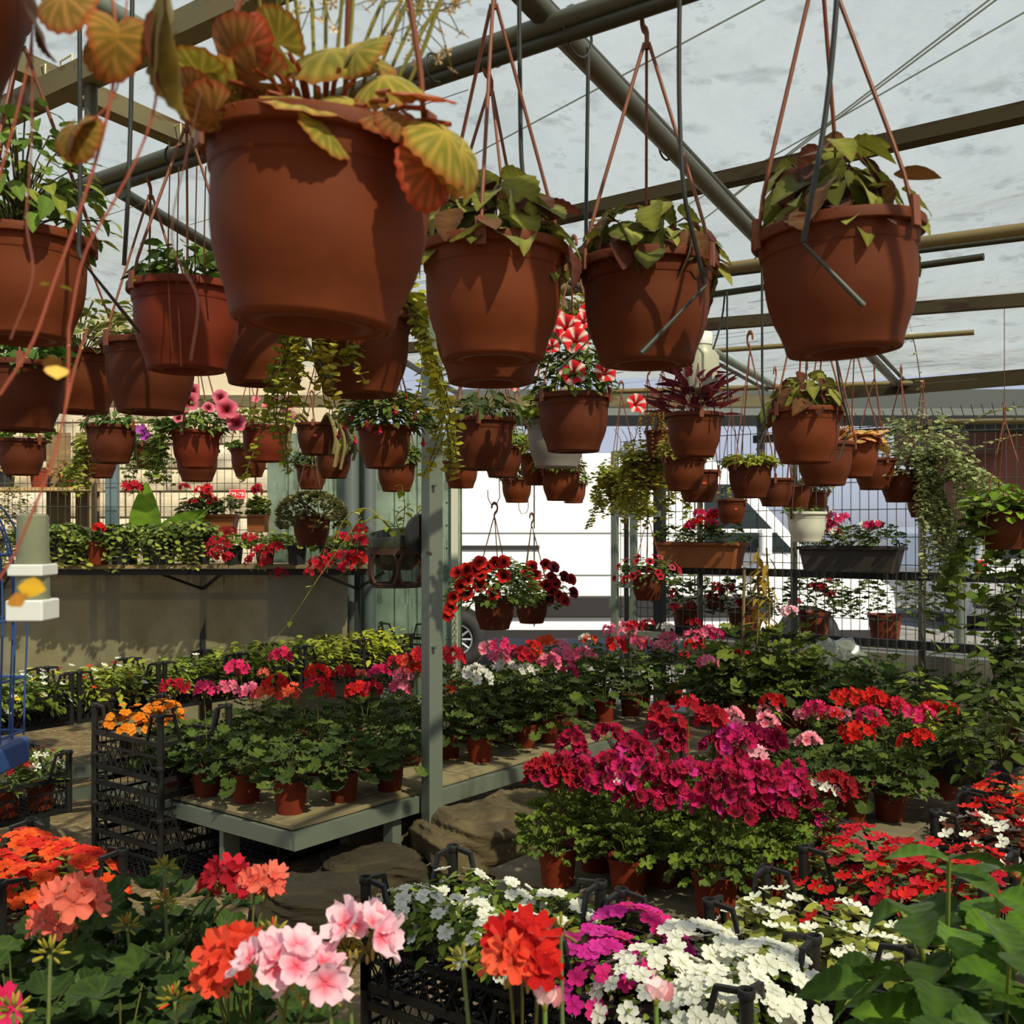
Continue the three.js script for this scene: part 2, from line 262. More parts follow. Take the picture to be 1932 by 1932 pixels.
{ // house wall of rough cream stones, each its own block, with the red number plate
  const w = thing('wall_outside', 'rough cream stone house wall outside with a red number plate', 'wall', V(0, 0, -12.4)); w.userData.kind = 'structure';
  part(w, 'mortar', boxG(7, 4.2, 0.3, -5.6, 2.1, -0.17), mat('#b7ad94', 0.95));
  const st = ['#efe6cc', '#e6dcc0', '#f3ecd8', '#ddd0b0', '#ebe1c6'].map((c) => mat(c, 0.95, { map: rustWood() })); seed(31);
  for (let y = 0.9, row = 0; y < 3.1; row++) {
    const h = rr(0.24, 0.34);
    for (let x = -6.6 + (row % 2) * 0.2; x < -2.5;) {
      const ww = min(rr(0.3, 0.62), -2.42 - x); if (ww < 0.08) break;
      const g = new THREE.BoxGeometry(ww - 0.025, h - 0.025, 0.12, 4, 3, 1), p = g.attributes.position;
      for (let k = 0; k < p.count; k++) if (p.getZ(k) > 0) { const e = max(abs(p.getX(k)) / (ww / 2), abs(p.getY(k)) / (h / 2)); p.setZ(k, p.getZ(k) + (e > 0.9 ? -0.03 : 0.012 + 0.035 * sin(p.getX(k) * 41 + row * 3) * cos(p.getY(k) * 37 + x * 9))); }
      g.computeVertexNormals(); part(w, 'stone', g.translate(x + ww / 2, y + h / 2, 0.02), pick(st)); x += ww;
    }
    y += h;
  }
  const cv = document.createElement('canvas'); cv.width = 256; cv.height = 160; const c = cv.getContext('2d');
  c.fillStyle = '#c3262c'; c.fillRect(0, 0, 256, 160); c.strokeStyle = '#e9d9cc'; c.lineWidth = 5; c.strokeRect(8, 8, 240, 144); c.fillStyle = '#f5efe6'; c.font = 'bold 82px sans-serif'; c.textAlign = 'center'; c.textBaseline = 'middle'; c.fillText('71-73', 128, 84);
  const t = new THREE.CanvasTexture(cv); t.colorSpace = THREE.SRGBColorSpace; const red = mat('#b8242a', 0.4);
  const q = P(448, 932, 12.27), s = new THREE.Mesh(new THREE.BoxGeometry(0.19, 0.115, 0.008), [red, red, red, red, mat('#ffffff', 0.4, { map: t }), red]);
  s.name = numbered('number_plate'); s.position.copy(q); scene.add(s); tag(s, 'red house number plate reading 71-73 on the stone wall', 'sign');
}
{ // fence and gate on the street side
  const e1 = (a, b, y) => AX.clone().multiplyScalar(a).addScaledVector(BX, b).setY(y);
  const f = thing('mesh_fence', 'grey welded mesh fence panel between the flowers and the parked van', 'fence');
  const b0 = -4.72, b1 = 1.1, A = 7.63;
  for (let b = b0, k = 0; b <= b1; b += 0.066, k++) { const g = merge([barG(e1(A, b, 0.35), e1(A, b, 2.42), 0.0032, 4), barG(e1(A, b, 2.42), e1(A - 0.1, b, 2.5), 0.0032, 4)]); part(f, 'vertical_wire', g, M.fence); }
  for (let y = 0.4; y <= 2.42; y += 0.2) part(f, 'horizontal_wire', barG(e1(A + 0.005, b0, y), e1(A + 0.005, b1, y), 0.0034, 4), M.fence);
  for (const y of [0.83, 1.32, 2.36]) part(f, 'rail', beamG(e1(A + 0.04, b0 + (y > 1.5 ? 1.2 : 0), y), e1(A + 0.04, b1, y), 0.05, 0.06), M.trimDark);
  for (const b of [-4.7, -4.0, -3.2, -2.25, -1.3, -0.35, 0.6]) part(f, 'fence_post', beamG(e1(A + 0.06, b, 0), e1(A + 0.06, b, 2.4), 0.04, 0.04), M.fence);
  const g = thing('metal_gate', 'tall grey steel gate frame standing at the street opening', 'gate', P(1160, 1000, 8.7).setY(0), -0.55);
  const frame = new MB(); for (const x of [0, 0.17]) frame.box(x, 1.15, 0, 0.05, 2.3, 0.05);
  part(g, 'gate_frame', frame.geo(), M.greenSteel);
  for (const y of [0.8, 1.2, 1.78, 2.28]) part(g, 'gate_bar', boxG(0.42, 0.05, 0.045, 0.2, y, 0), M.greenSteel);
  part(g, 'gate_post', boxG(0.08, 2.5, 0.08, 0.38, 1.25, -0.05), M.trimDark); part(g, 'hinge', new THREE.CylinderGeometry(0.012, 0.012, 0.1, 8).translate(-0.035, 1.05, 0.02), M.steel);
  // chain hanging at the sheet wall
  const ch = thing('steel_chain', 'galvanised chain hanging at the end of the metal wall', 'chain', V(-0.5, 0.45, -9.15));
  for (let k = 0; k < 20; k++) part(ch, 'chain_link', new THREE.TorusGeometry(0.016, 0.005, 5, 10).scale(0.75, 1.2, 1).rotateY(k % 2 ? PI / 2 : 0).translate(0, 0.03 + k * 0.029, 0), M.chain);
  // top rails by the street
  pipe('fence_top_pipe', [P(1768, 796, 7.0), P(2000, 794, 6.3)], 0.018, M.bamboo, 'brown pipe lying along the top of the fence');
  pipe('fence_top_pipe', [P(1770, 815, 7.05), P(2000, 810, 6.35)], 0.01, M.drip, 'black hose under the brown pipe on top of the fence');
  pipe('street_post', [V(4.1, 0, -9.6), V(4.1, 1.5, -9.6)], 0.055, M.steel, 'galvanised steel post standing outside beside the kerb');
}

// ---------------------------------------------------------------- street: van, car, house
{
  const van = thing('white_van', 'long white panel van parked outside behind the mesh fence', 'van', V(0, 0, -12.6));
  const side = [[-2.3, 0.45], [-2.32, 2.3], [-2.1, 2.52], [2.3, 2.52], [2.75, 2.2], [3.55, 1.32], [4.35, 1.12], [4.55, 0.9], [4.6, 0.45]];
  const s = new THREE.Shape(); side.forEach(([x, y], k) => k ? s.lineTo(x, y) : s.moveTo(x, y));
  part(van, 'body', new THREE.ExtrudeGeometry(s, { depth: 1.75, bevelEnabled: true, bevelSize: 0.06, bevelThickness: 0.08, bevelSegments: 3 }).translate(0, 0, -1.85), M.white);
  part(van, 'side_moulding', new RoundedBoxGeometry(3.5, 0.26, 0.06, 2, 0.02).translate(1.38, 0.73, 0), M.trimDark); part(van, 'sill', boxG(6.6, 0.1, 0.05, 1.2, 0.4, -0.02), M.trimDark);
  part(van, 'side_crease', new RoundedBoxGeometry(4.6, 0.05, 0.02, 2, 0.008).translate(0.9, 1.64, -0.012), M.white); part(van, 'side_crease', new RoundedBoxGeometry(4.6, 0.12, 0.02, 2, 0.008).translate(0.9, 1.17, -0.012), M.white);
  part(van, 'door_rail', boxG(1.5, 0.05, 0.02, -0.42, 1.44, -0.008), M.trimDark); for (const x of [0.27, 2.2]) part(van, 'door_seam', boxG(0.012, 1.9, 0.01, x, 1.45, -0.015), M.trimDark);
  const win = new THREE.Shape(); [[2.32, 1.38], [2.32, 2.2], [2.62, 2.2], [3.4, 1.38]].forEach(([x, y], k) => k ? win.lineTo(x, y) : win.moveTo(x, y));
  part(van, 'cab_window', new THREE.ExtrudeGeometry(win, { depth: 0.02, bevelEnabled: false }).translate(0, 0, -0.025), M.glassDark);
  part(van, 'windscreen', beamG(V(2.82, 2.1, -0.95), V(3.52, 1.36, -0.95), 1.5, 0.015), M.glassDark);
  part(van, 'wing_mirror', new RoundedBoxGeometry(0.14, 0.32, 0.2, 3, 0.05).translate(3.0, 1.5, 0.16), M.white); part(van, 'headlamp', new RoundedBoxGeometry(0.25, 0.2, 0.1, 2, 0.03).translate(4.42, 0.98, -0.12), M.alloy);
  for (const x of [-0.66, 3.55]) {
    part(van, 'wheel_arch', new THREE.CylinderGeometry(0.385, 0.385, 0.06, 28, 1, false).rotateX(PI / 2).translate(x, 0.36, -0.01), M.trimDark);
    const w = part(van, 'wheel', new THREE.TorusGeometry(0.26, 0.085, 10, 28).translate(x, 0.345, 0.05), M.tyre);
    const h = new MB().add(new THREE.TorusGeometry(0.185, 0.018, 6, 28), new THREE.Matrix4().makeTranslation(x, 0.345, 0.08)); for (let k = 0; k < 10; k++) h.bar(V(x, 0.345, 0.09), V(x + 0.18 * cos(k * PI / 5), 0.345 + 0.18 * sin(k * PI / 5), 0.08), 0.014); h.add(new THREE.CylinderGeometry(0.05, 0.05, 0.03, 16), new THREE.Matrix4().makeRotationX(PI / 2).setPosition(x, 0.345, 0.095));
    part(w, 'alloy_rim', h.geo(), M.alloy);
  }
  const car = thing('silver_car', 'silver estate car parked beyond the street post, seen from behind', 'car', V(8.4, 0, -17));
  const cs = new THREE.Shape(); [[-0.9, 0.3], [-0.92, 0.95], [-0.72, 1.55], [-0.55, 1.66], [0.55, 1.66], [0.72, 1.55], [0.92, 0.95], [0.9, 0.3]].forEach(([x, y], k) => k ? cs.lineTo(x, y) : cs.moveTo(x, y));
  const silver = mat('#c3c8c8', 0.25, { metalness: 0.5, clearcoat: 0.7 });
  part(car, 'body', new THREE.ExtrudeGeometry(cs, { depth: 4, bevelEnabled: true, bevelSize: 0.05, bevelThickness: 0.1, bevelSegments: 3 }).translate(0, 0, -4.1), silver);
  part(car, 'rear_window', new RoundedBoxGeometry(1.25, 0.34, 0.02, 2, 0.008).translate(0, 1.36, 0.005), M.glassDark); part(car, 'bumper', new RoundedBoxGeometry(1.86, 0.24, 0.16, 3, 0.05).translate(0, 0.5, 0.02), M.trimDark);
  for (const x of [-0.8, 0.8]) part(car, 'tail_lamp', new RoundedBoxGeometry(0.18, 0.3, 0.03, 2, 0.01).translate(x, 1.02, 0.01), mat('#8e1f1f', 0.3)); for (const x of [-0.72, 0.72]) part(car, 'wheel', new THREE.CylinderGeometry(0.31, 0.31, 0.2, 24).rotateZ(PI / 2).translate(x, 0.31, -0.6), M.tyre);
  const cv = document.createElement('canvas'); cv.width = 256; cv.height = 56; const c = cv.getContext('2d'); c.fillStyle = '#e8ebe8'; c.fillRect(0, 0, 256, 56); c.fillStyle = '#22262a'; c.font = 'bold 44px sans-serif'; c.textAlign = 'center'; c.textBaseline = 'middle'; c.fillText('34 DU7 40', 128, 30);
  const t = new THREE.CanvasTexture(cv); t.colorSpace = THREE.SRGBColorSpace; part(car, 'licence_plate', new THREE.BoxGeometry(0.52, 0.115, 0.01).translate(-0.55, 0.98, 0.02), mat('#ffffff', 0.4, { map: t }));
  const hs = thing('brick_house', 'brown house with a sloping grey roof edge across the street', 'house', V(12.5, 0, -27));
  part(hs, 'wall', boxG(6, 3.9, 5, 2.0, 1.95, 0), mat('#7d4a38', 0.9)); part(hs, 'roof', beamG(V(-1.7, 4.55, 0.4), V(5.4, 3.1, 0.4), 6.4, 0.16), mat('#59605e', 0.8)); part(hs, 'gable', boxG(3.2, 0.9, 4.8, -0.2, 3.9, 0), mat('#5d3a2e', 0.9)); part(hs, 'roof_trim', beamG(V(-1.7, 4.42, 3.65), V(5.4, 2.97, 3.65), 0.06, 0.2), mat('#8d938f', 0.7));
  const aw = thing('market_awning', 'dark awning roof on posts across the street', 'awning', V(3.5, 0, -16.5));
  part(aw, 'canopy', boxG(9, 0.28, 2.6, 0.2, 3.55, 0), mat('#3f4644', 0.8)); part(aw, 'valance', boxG(9, 0.1, 0.04, 0.2, 3.36, 1.3), mat('#565d5a', 0.7)); for (const x of [-3.9, 0.2, 4.4]) part(aw, 'post', boxG(0.1, 3.4, 0.1, x, 1.7, 0.9), M.trimDark);
}
// ---------------------------------------------------------------- tables and boards
const plyT = tex(256, (x, y, i) => { const v = 0.66 + 0.34 * nB[(x >> 2) + 256 * ((y * 4) % 256)] - (nA[i] > 0.6 ? (nA[i] - 0.6) * 1.5 : 0); return [v, v * 0.97, v * 0.9]; });
const TY = 0.40;    // top of the geranium table
const tabAt = (a, b) => V(-0.917, 0, -4.42).addScaledVector(AX, a).addScaledVector(BX, b);   // a along the table, b towards the camera side (negative: across)
{
  const t = thing('slatted_table', 'long steel framed table with plywood top full of potted geraniums', 'table', tabAt(0, 0), 0.913);   // local x runs along the table, z across it towards the camera
  for (let k = 0; k < 3; k++) part(t, 'plywood_sheet', new RoundedBoxGeometry(1.16, 0.018, 1.08, 1, 0.003).translate(0.58 + k * 1.165, TY - 0.009 + (k === 1 ? 0.003 : 0), -0.55), mat(['#a79a7a', '#b0a484', '#9c9072'][k], 0.9, { map: plyT }));
  for (const z of [0, -1.1]) part(t, 'edge_rail', boxG(3.55, 0.075, 0.04, 1.76, TY - 0.06, z), M.greenSteel); for (const x of [0.0, 3.5]) part(t, 'end_rail', boxG(0.04, 0.07, 1.1, x, TY - 0.06, -0.55), M.greenSteel);
  for (const [x, z] of [[0.35, -1.02], [0.64, -0.05], [2.3, -0.05], [2.3, -1.02], [3.4, -0.05], [3.4, -1.02]]) part(t, 'leg', boxG(0.06, TY - 0.09, 0.06, x, (TY - 0.09) / 2, z), M.greenSteel);
  part(t, 'leg', boxG(0.09, TY - 0.09, 0.03, 0.05, (TY - 0.09) / 2, -0.5), M.greenSteel);
  const lb = V(-0.1, 0, -4.18), l = thing('low_board', 'low plywood board on blocks under the magenta pelargoniums', 'board', lb, -0.657);     // local x along B, z against A
  for (let k = 0; k < 2; k++) part(l, 'plywood_sheet', new RoundedBoxGeometry(1.18, 0.022, 1.75, 1, 0.003).translate(0.6 + k * 1.19, 0.289, -0.875), mat(k ? '#867b66' : '#8d8470', 0.9, { map: plyT }));
  for (const x of [0.1, 1.2, 2.25]) for (const z of [-0.15, -1.55]) part(l, 'concrete_block', new RoundedBoxGeometry(0.2, 0.276, 0.2, 1, 0.008).translate(x, 0.138, z), mat('#8c877b', 0.95));
  const bn = thing('crate_bench', 'dark wooden bench carrying the row of seedling crates', 'bench', V(-3.3, 0, -6.0).addScaledVector(AX, 0), 0.913);
  for (let k = 0; k < 3; k++) part(bn, 'bench_plank', boxG(3.7, 0.03, 0.14, 1.82, 0.455, -0.1 - k * 0.16), mat('#5a4a36', 0.9)); for (const x of [0.2, 1.9, 3.6]) for (const z of [-0.08, -0.42]) part(bn, 'leg', boxG(0.06, 0.44, 0.06, x, 0.22, z), mat('#4a3d2d', 0.9));
  const st = thing('steel_stand', 'low grey steel stand under the crate of dianthus', 'stand', V(-3.25, 0, -4.9), 0.913);
  for (const z of [0, -0.36]) part(st, 'rail', boxG(1.2, 0.05, 0.04, 0.55, 0.155, z), M.greenSteel); for (const [x, z] of [[0.03, 0], [1.1, 0], [0.03, -0.36], [1.1, -0.36]]) part(st, 'leg', boxG(0.05, 0.13, 0.05, x, 0.065, z), M.greenSteel);
  const gd = thing('steel_channel', 'grey steel channel lying behind the crate stack', 'channel', V(-2.55, 0, -6.1), 0.5); for (const [y, z] of [[0.24, 0], [0.12, 0.02]]) part(gd, 'flange', boxG(1.5, 0.06, 0.05, 0.2, y, z), M.steel); for (const x of [-0.3, 0.8]) part(gd, 'foot', boxG(0.05, 0.21, 0.05, x, 0.105, 0.0), M.trimDark);
}
{ // sacks of soil under the table, loose rags of burlap
  const bt = tex(256, (x, y, i) => { const wv = 0.9 + 0.1 * sin(x * 1.57) * sin(y * 1.57), v = (0.55 + 0.4 * nA[i]) * wv; return [v, v * 0.93, v * 0.8]; }, true, 3);
  const wrinkle = tex(256, (x, y, i) => { const v = abs(nA[i] - 0.5) * 3 + nB[i] * 0.3; return [v, v, v]; }, false, 2);
  const sack = (px, py, d, w, h, dep, c, label, turn) => {
    const g = new THREE.SphereGeometry(1, 64, 40), p = g.attributes.position;
    for (let k = 0; k < p.count; k++) { const v = V().fromBufferAttribute(p, k), q = (n) => Math.sign(n) * pow(abs(n), 0.62); const cr = (n) => 1 - 2 * abs(sin(n)), f = 1 + 0.05 * sin(v.x * 7 + v.y * 5 + px) + 0.035 * cr(v.z * 6 - v.x * 5 + v.y * 2) + 0.03 * cr(v.y * 9 + v.x * 6 + px) + 0.015 * cr(v.x * 21 + v.z * 13); p.setXYZ(k, q(v.x) * w / 2 * f, q(v.y) * h / 2 * (f + 0.04 * sin(v.x * 9)), q(v.z) * dep / 2 * f); }
    g.computeVertexNormals(); const q = P(px, py, d), o = thing('soil_sack', label, 'sack', V(q.x, h / 2 - 0.005, q.z), turn);
    part(o, 'sack_body', g, mat(c, 0.95, { map: bt, bumpMap: wrinkle, bumpScale: 0.012 })); const n = new MB(); for (let k = 0; k < 9; k++) n.tube([V(w * 0.46, 0.02, 0.03 * (k - 4) * 0.5), V(w * 0.53, 0.05 * sin(k), 0.02 * (k - 4)), V(w * 0.55, -0.06 - 0.03 * (k % 3), 0.025 * (k - 4))], 0.002, [1, 1, 1], 4); part(o, 'frayed_fringe', n.geo(), mat('#a8967a', 0.9)); return o;
  };
  sack(905, 1560, 5.0, 0.62, 0.34, 0.5, '#857b64', 'torn beige burlap sack slumped under the long table', 0.5); sack(985, 1540, 5.35, 0.4, 0.32, 0.4, '#94896e', 'pale burlap sack pressed behind the torn beige sack', 1.1);
  sack(700, 1620, 4.75, 0.5, 0.2, 0.4, '#57503f', 'dark earthy sack lying under the front of the long table', 0.3); sack(590, 1680, 4.2, 0.5, 0.26, 0.36, '#494234', 'soiled olive sack with a blue stripe beside the impatiens crate', 0.1); sack(760, 1560, 5.3, 0.5, 0.27, 0.4, '#7b7260', 'grey sack in the shade under the long table', 0.8);
}
// ---------------------------------------------------------------- black plastic crates
const CR = { L: 0.55, W: 0.38, h: 0.19, top: 0.32 };
const crateG = (() => {
  const { L, W, h } = CR, base = new MB(), n1 = 13, n2 = 9;
  for (let k = 0; k <= n1; k++) base.box(-L / 2 + L * k / n1, 0.008, 0, 0.008, 0.01, W); for (let k = 0; k <= n2; k++) base.box(0, 0.006, -W / 2 + W * k / n2, L, 0.01, 0.008);
  const side = (len) => {
    const s = new MB().box(0, 0.012, 0, len, 0.024, 0.012).box(0, h - 0.012, 0, len, 0.024, 0.016).box(0, h * 0.62, 0, len, 0.012, 0.008), st = 0.05, hh = h * 0.62;
    for (let x = -len / 2; x < len / 2 - 0.001; x += st) { s.beam(V(x, 0.02, 0), V(x + st, hh, 0), 0.004, 0.004); s.beam(V(x + st, 0.02, 0), V(x, hh, 0), 0.004, 0.004); }
    for (let x = -len / 2 + 0.02; x < len / 2; x += 0.04) s.box(x, h * 0.8, 0, 0.0035, h * 0.34, 0.004);
    return s.geo();
  };
  const cup = [[0.016, 0], [0.016, 0.30], [0.02, 0.302], [0.02, 0.32], [0.014, 0.32], [0.013, 0.27], [0.001, 0.265]];
  const post = new MB().add(lathe(cup, 12), null);
  for (const [ux, uz] of [[1, 0], [0, 1]]) { const at = (t, y) => V(ux * t, y, uz * t); post.beam(at(0.008, 0.312), at(0.075, 0.305), 0.014, 0.012).beam(at(0.07, 0.308), at(0.105, h), 0.012, 0.012).beam(at(0.0, 0.21), at(0.1, 0.21), 0.006, 0.008); }
  return { base: base.geo(), long: side(L), short: side(W), post: post.geo() };
})();
function crate(pos, turn, label, group) {
  const c = thing('plastic_crate', label, 'crate', pos, turn, group), { L, W } = CR;
  part(c, 'base_grid', crateG.base, M.crate);
  for (const z of [-1, 1]) part(c, 'side_panel', crateG.long, M.crate).position.z = z * W / 2;
  for (const x of [-1, 1]) { const s = part(c, 'side_panel', crateG.short, M.crate); s.position.x = x * L / 2; s.rotation.y = PI / 2; }
  [[-1, -1, 0], [-1, 1, PI / 2], [1, 1, PI], [1, -1, -PI / 2]].forEach(([x, z, r]) => { const p = part(c, 'corner_post', crateG.post, M.crate); p.position.set(x * L / 2, 0, z * W / 2); p.rotation.y = r; });
  return c;
}

// ---------------------------------------------------------------- leaves and petals (base at the origin, lying along +x, face up)
function leafG({ w = 0.5, n = 6, fold = 0.12, curl = -0.18, point = 0.9, serr = 0, edge = [1, 1, 1], mid = [1.25, 1.2, 1.1], body = [1, 1, 1], wave = 0, cols = 2, veins = 0 }) {
  const pos = [], col = [], idx = [], rows = serr ? n * 2 : n, per = cols * 2 + 1;
  for (let r = 0; r <= rows; r++) {
    const t = r / rows; let hw = w / 2 * pow(sin(PI * pow(min(1, t * 0.985 + 0.012), point)), 0.8); if (serr && r % 2 && r < rows) hw *= 1 + serr;
    for (let k = -cols; k <= cols; k++) {
      const u = k / cols, bulge = cols > 1 ? 0.03 * w * sin(t * 17) * (1 - abs(u)) : 0;
      pos.push(t + (serr && r % 2 ? serr * 0.1 * abs(u) : 0), fold * abs(u) * hw * 2 + curl * t * t + wave * sin(t * 9 + k) * abs(u) * 0.1 + bulge, u * hw);
      const vn = veins && k && r % veins === 0 ? 1.35 : 1, c = k === 0 ? mid : abs(k) === cols ? edge : body; col.push(c[0] * vn, c[1] * vn, c[2] * vn);
    }
  }
  for (let r = 0; r < rows; r++) for (let k = 0; k < per - 1; k++) { const a = r * per + k; idx.push(a, a + 1, a + per, a + 1, a + per + 1, a + per); }
  return rawG(pos, col, idx);
}
function rawG(pos, col, idx) { const g = new THREE.BufferGeometry(); g.setAttribute('position', new THREE.Float32BufferAttribute(pos, 3)); g.setAttribute('color', new THREE.Float32BufferAttribute(col, 3)); g.setIndex(idx); g.computeVertexNormals(); return g; }
// round scalloped leaf on a stalk (pelargonium): disc of lobes with a notch, ruffled edge, darker ring
function discLeafG({ lobes = 7, teeth = 2, ruffle = 0.1, cup = 0.16, notch = 0.5, depth = 0.1, ring = [0.74, 0.78, 0.7], edge = [1.05, 1.05, 1], body = [1, 1, 1], vein = [1.35, 1.35, 1.2], phase = 0, hi = false }) {
  const N = lobes * teeth * 2, pos = [0, 0, 0], col = [...vein], idx = [], a0 = notch / 2, a1 = PI * 2 - notch / 2;
  for (const [f, c] of hi ? [[0.42, body], [0.72, ring], [1, edge]] : [[0.62, ring], [1, edge]]) for (let k = 0; k <= N; k++) {
    const t = k / N, a = PI + a0 + (a1 - a0) * t, lobe = abs(sin(t * PI * lobes)), tooth = k % 2 ? 1 : 0.93;
    const r = f * (0.5 * (1 - depth + depth * pow(lobe, 0.6)) * (f === 1 ? tooth : 1)) * (0.86 + 0.14 * cos(a - PI + PI));
    pos.push(cos(a) * r, cup * f * f * 0.5 + ruffle * f * f * 0.5 * cos(t * PI * 2 * lobes + phase) , sin(a) * r); const q = k % (teeth * 2) === teeth ? vein : c; col.push(...(f < 0.9 ? q : c));
  }
  const n = N + 1; for (let k = 0; k < N; k++) { idx.push(0, 1 + k + 1, 1 + k); for (let f = 0; f < (hi ? 2 : 1); f++) { const a = 1 + f * n + k; idx.push(a, a + 1, a + n, a + 1, a + n + 1, a + n); } }
  const g = rawG(pos, col, idx); g.translate(0.36, 0, 0); return g;
}
// flower of separate petals round the centre, facing +y; pattern: centre, middle and rim colours, blotch on some petals
function petalsG({ n = 5, len = 0.5, w = 0.42, cup = 0.25, inner = [1, 1, 1], mid = [1, 1, 1], rim = [1, 1, 1], notch = 0.08, ruffle = 0, top = null, sizes = null, eye = null, rows = 3 }) {
  const m = new MB();
  for (let p = 0; p < n; p++) {
    const s = sizes ? sizes[p % sizes.length] : 1, cols = top && p < top.n ? top : { inner, mid, rim }, pos = [], col = [], idx = [];
    for (let r = 0; r <= rows; r++) for (let k = -2; k <= 2; k++) {
      const t = r / rows, u = k / 2, hw = w / 2 * s * (0.18 + 0.82 * pow(sin(PI * 0.5 * min(1, t * 1.15)), 0.9)) * (t === 1 ? 0.72 : 1);
      const x = len * s * (t * (1 - 0.16 * u * u * t) - (t === 1 && k === 0 ? notch : 0)) + 0.02; pos.push(x, cup * len * t * t + 0.05 * u * u + ruffle * sin(k * 2.1 + p + r * 1.7) * t * 0.12, u * hw);
      col.push(...(t < 0.2 ? cols.inner : t < 0.6 ? (k === 0 && cols.stripe ? cols.stripe : cols.mid) : cols.rim));
    }
    for (let r = 0; r < rows; r++) for (let k = 0; k < 4; k++) { const a = r * 5 + k; idx.push(a, a + 1, a + 5, a + 1, a + 6, a + 5); }
    m.add(rawG(pos, col, idx), new THREE.Matrix4().makeRotationY(-p * PI * 2 / n));
  }
  if (eye) m.add(new THREE.OctahedronGeometry(0.05).scale(1, 0.6, 1).translate(0, 0.02, 0), null, eye);
  return m.geo();
}
// open funnel of one piece (petunia), facing +y
function funnelG({ throat = [0.15, 0.05, 0.05], mid = [1, 1, 1], rim = [1, 1, 1], stripe = null, lobes = 5, seg = 20 }) {
  const pos = [], col = [], idx = [], rings = [[0.02, -0.5, throat], [0.08, -0.22, throat], [0.16, -0.05, throat], [0.36, 0.05, mid], [0.5, 0.03, rim]];
  for (const [r, y, c] of rings) for (let k = 0; k < seg; k++) {
    const t = k / seg * lobes, f = abs((t % 1) - 0.5) * 2, rad = r * (r > 0.3 ? 1 - 0.16 * f * f : 1);
    pos.push(cos(k / seg * PI * 2) * rad, y + (r > 0.3 ? 0.05 * cos(t * PI * 2) : 0), sin(k / seg * PI * 2) * rad); col.push(...(stripe && r > 0.1 && f < 0.45 ? stripe : c));
  }
  for (let r = 0; r < rings.length - 1; r++) for (let k = 0; k < seg; k++) { const a = r * seg + k, b = r * seg + (k + 1) % seg; idx.push(a, a + seg, b, b, a + seg, b + seg); }
  return rawG(pos, col, idx);
}
const LG = {
  gerHi: [0, 1, 2].map((k) => discLeafG({ hi: true, teeth: 3, depth: 0.08, phase: k * 2, ruffle: 0.05 + 0.02 * k, cup: 0.14 + 0.14 * k })),
  ger: [0, 1, 2].map((k) => discLeafG({ teeth: 1, phase: k * 2, ruffle: 0.1 + 0.05 * k, cup: 0.12 + 0.12 * k })),
  regal: [0, 1].map((k) => discLeafG({ lobes: 5, teeth: 2, depth: 0.42, ruffle: 0.14, cup: 0.3 + 0.2 * k, ring: [0.95, 0.98, 0.9], phase: k })),
  coleus: [-0.12, -0.42, -0.75].map((c) => leafG({ w: 0.74, n: 6, serr: 0.12, fold: 0.1, curl: c, point: 0.66, veins: 2, mid: [1.5, 1.4, 1.2], body: [1, 1, 1], edge: [0.82, 0.72, 0.68] })),
  mint: [-0.1, -0.4].map((c) => leafG({ w: 0.6, n: 5, serr: 0.12, fold: 0.1, curl: c, point: 0.75, mid: [1.3, 1.25, 1.1] })),
  ovate: [-0.1, -0.35].map((c) => leafG({ w: 0.56, n: 5, fold: 0.1, curl: c, point: 0.8, cols: 1 })),
  big: [-0.15, -0.35, -0.6].map((c) => leafG({ w: 0.66, n: 10, serr: 0.1, fold: 0.16, curl: c, point: 0.82, mid: [1.7, 1.6, 1.3], wave: 0.16, veins: 3 })),
  small: leafG({ w: 0.6, n: 3, fold: 0.1, curl: -0.2, cols: 1, mid: [1.15, 1.12, 1] }),
  vari: leafG({ w: 0.66, n: 4, fold: 0.1, curl: -0.25, cols: 2, edge: [6, 3.9, 8], mid: [1, 1, 1], body: [1, 1, 1] }),
  variS: leafG({ w: 0.7, n: 3, fold: 0.1, curl: -0.25, cols: 1, edge: [2.7, 2.5, 5], mid: [1, 1, 1] }),
  round: leafG({ w: 0.95, n: 4, fold: 0.06, curl: -0.1, cols: 1, point: 1 }),
  lance: [-0.1, -0.4].map((c) => leafG({ w: 0.24, n: 4, fold: 0.16, curl: c, cols: 1 })),
  sword: [0.05, -0.2].map((c) => leafG({ w: 0.34, n: 7, fold: 0.22, curl: c, cols: 2, point: 0.75 })),
  ivy: leafG({ w: 0.85, n: 2, serr: 0.3, fold: 0.08, curl: -0.2, cols: 1, mid: [1.35, 1.35, 1.2] }),
  rex: [-0.75, -1.15, -0.25].map((c) => rexG(c)),
};
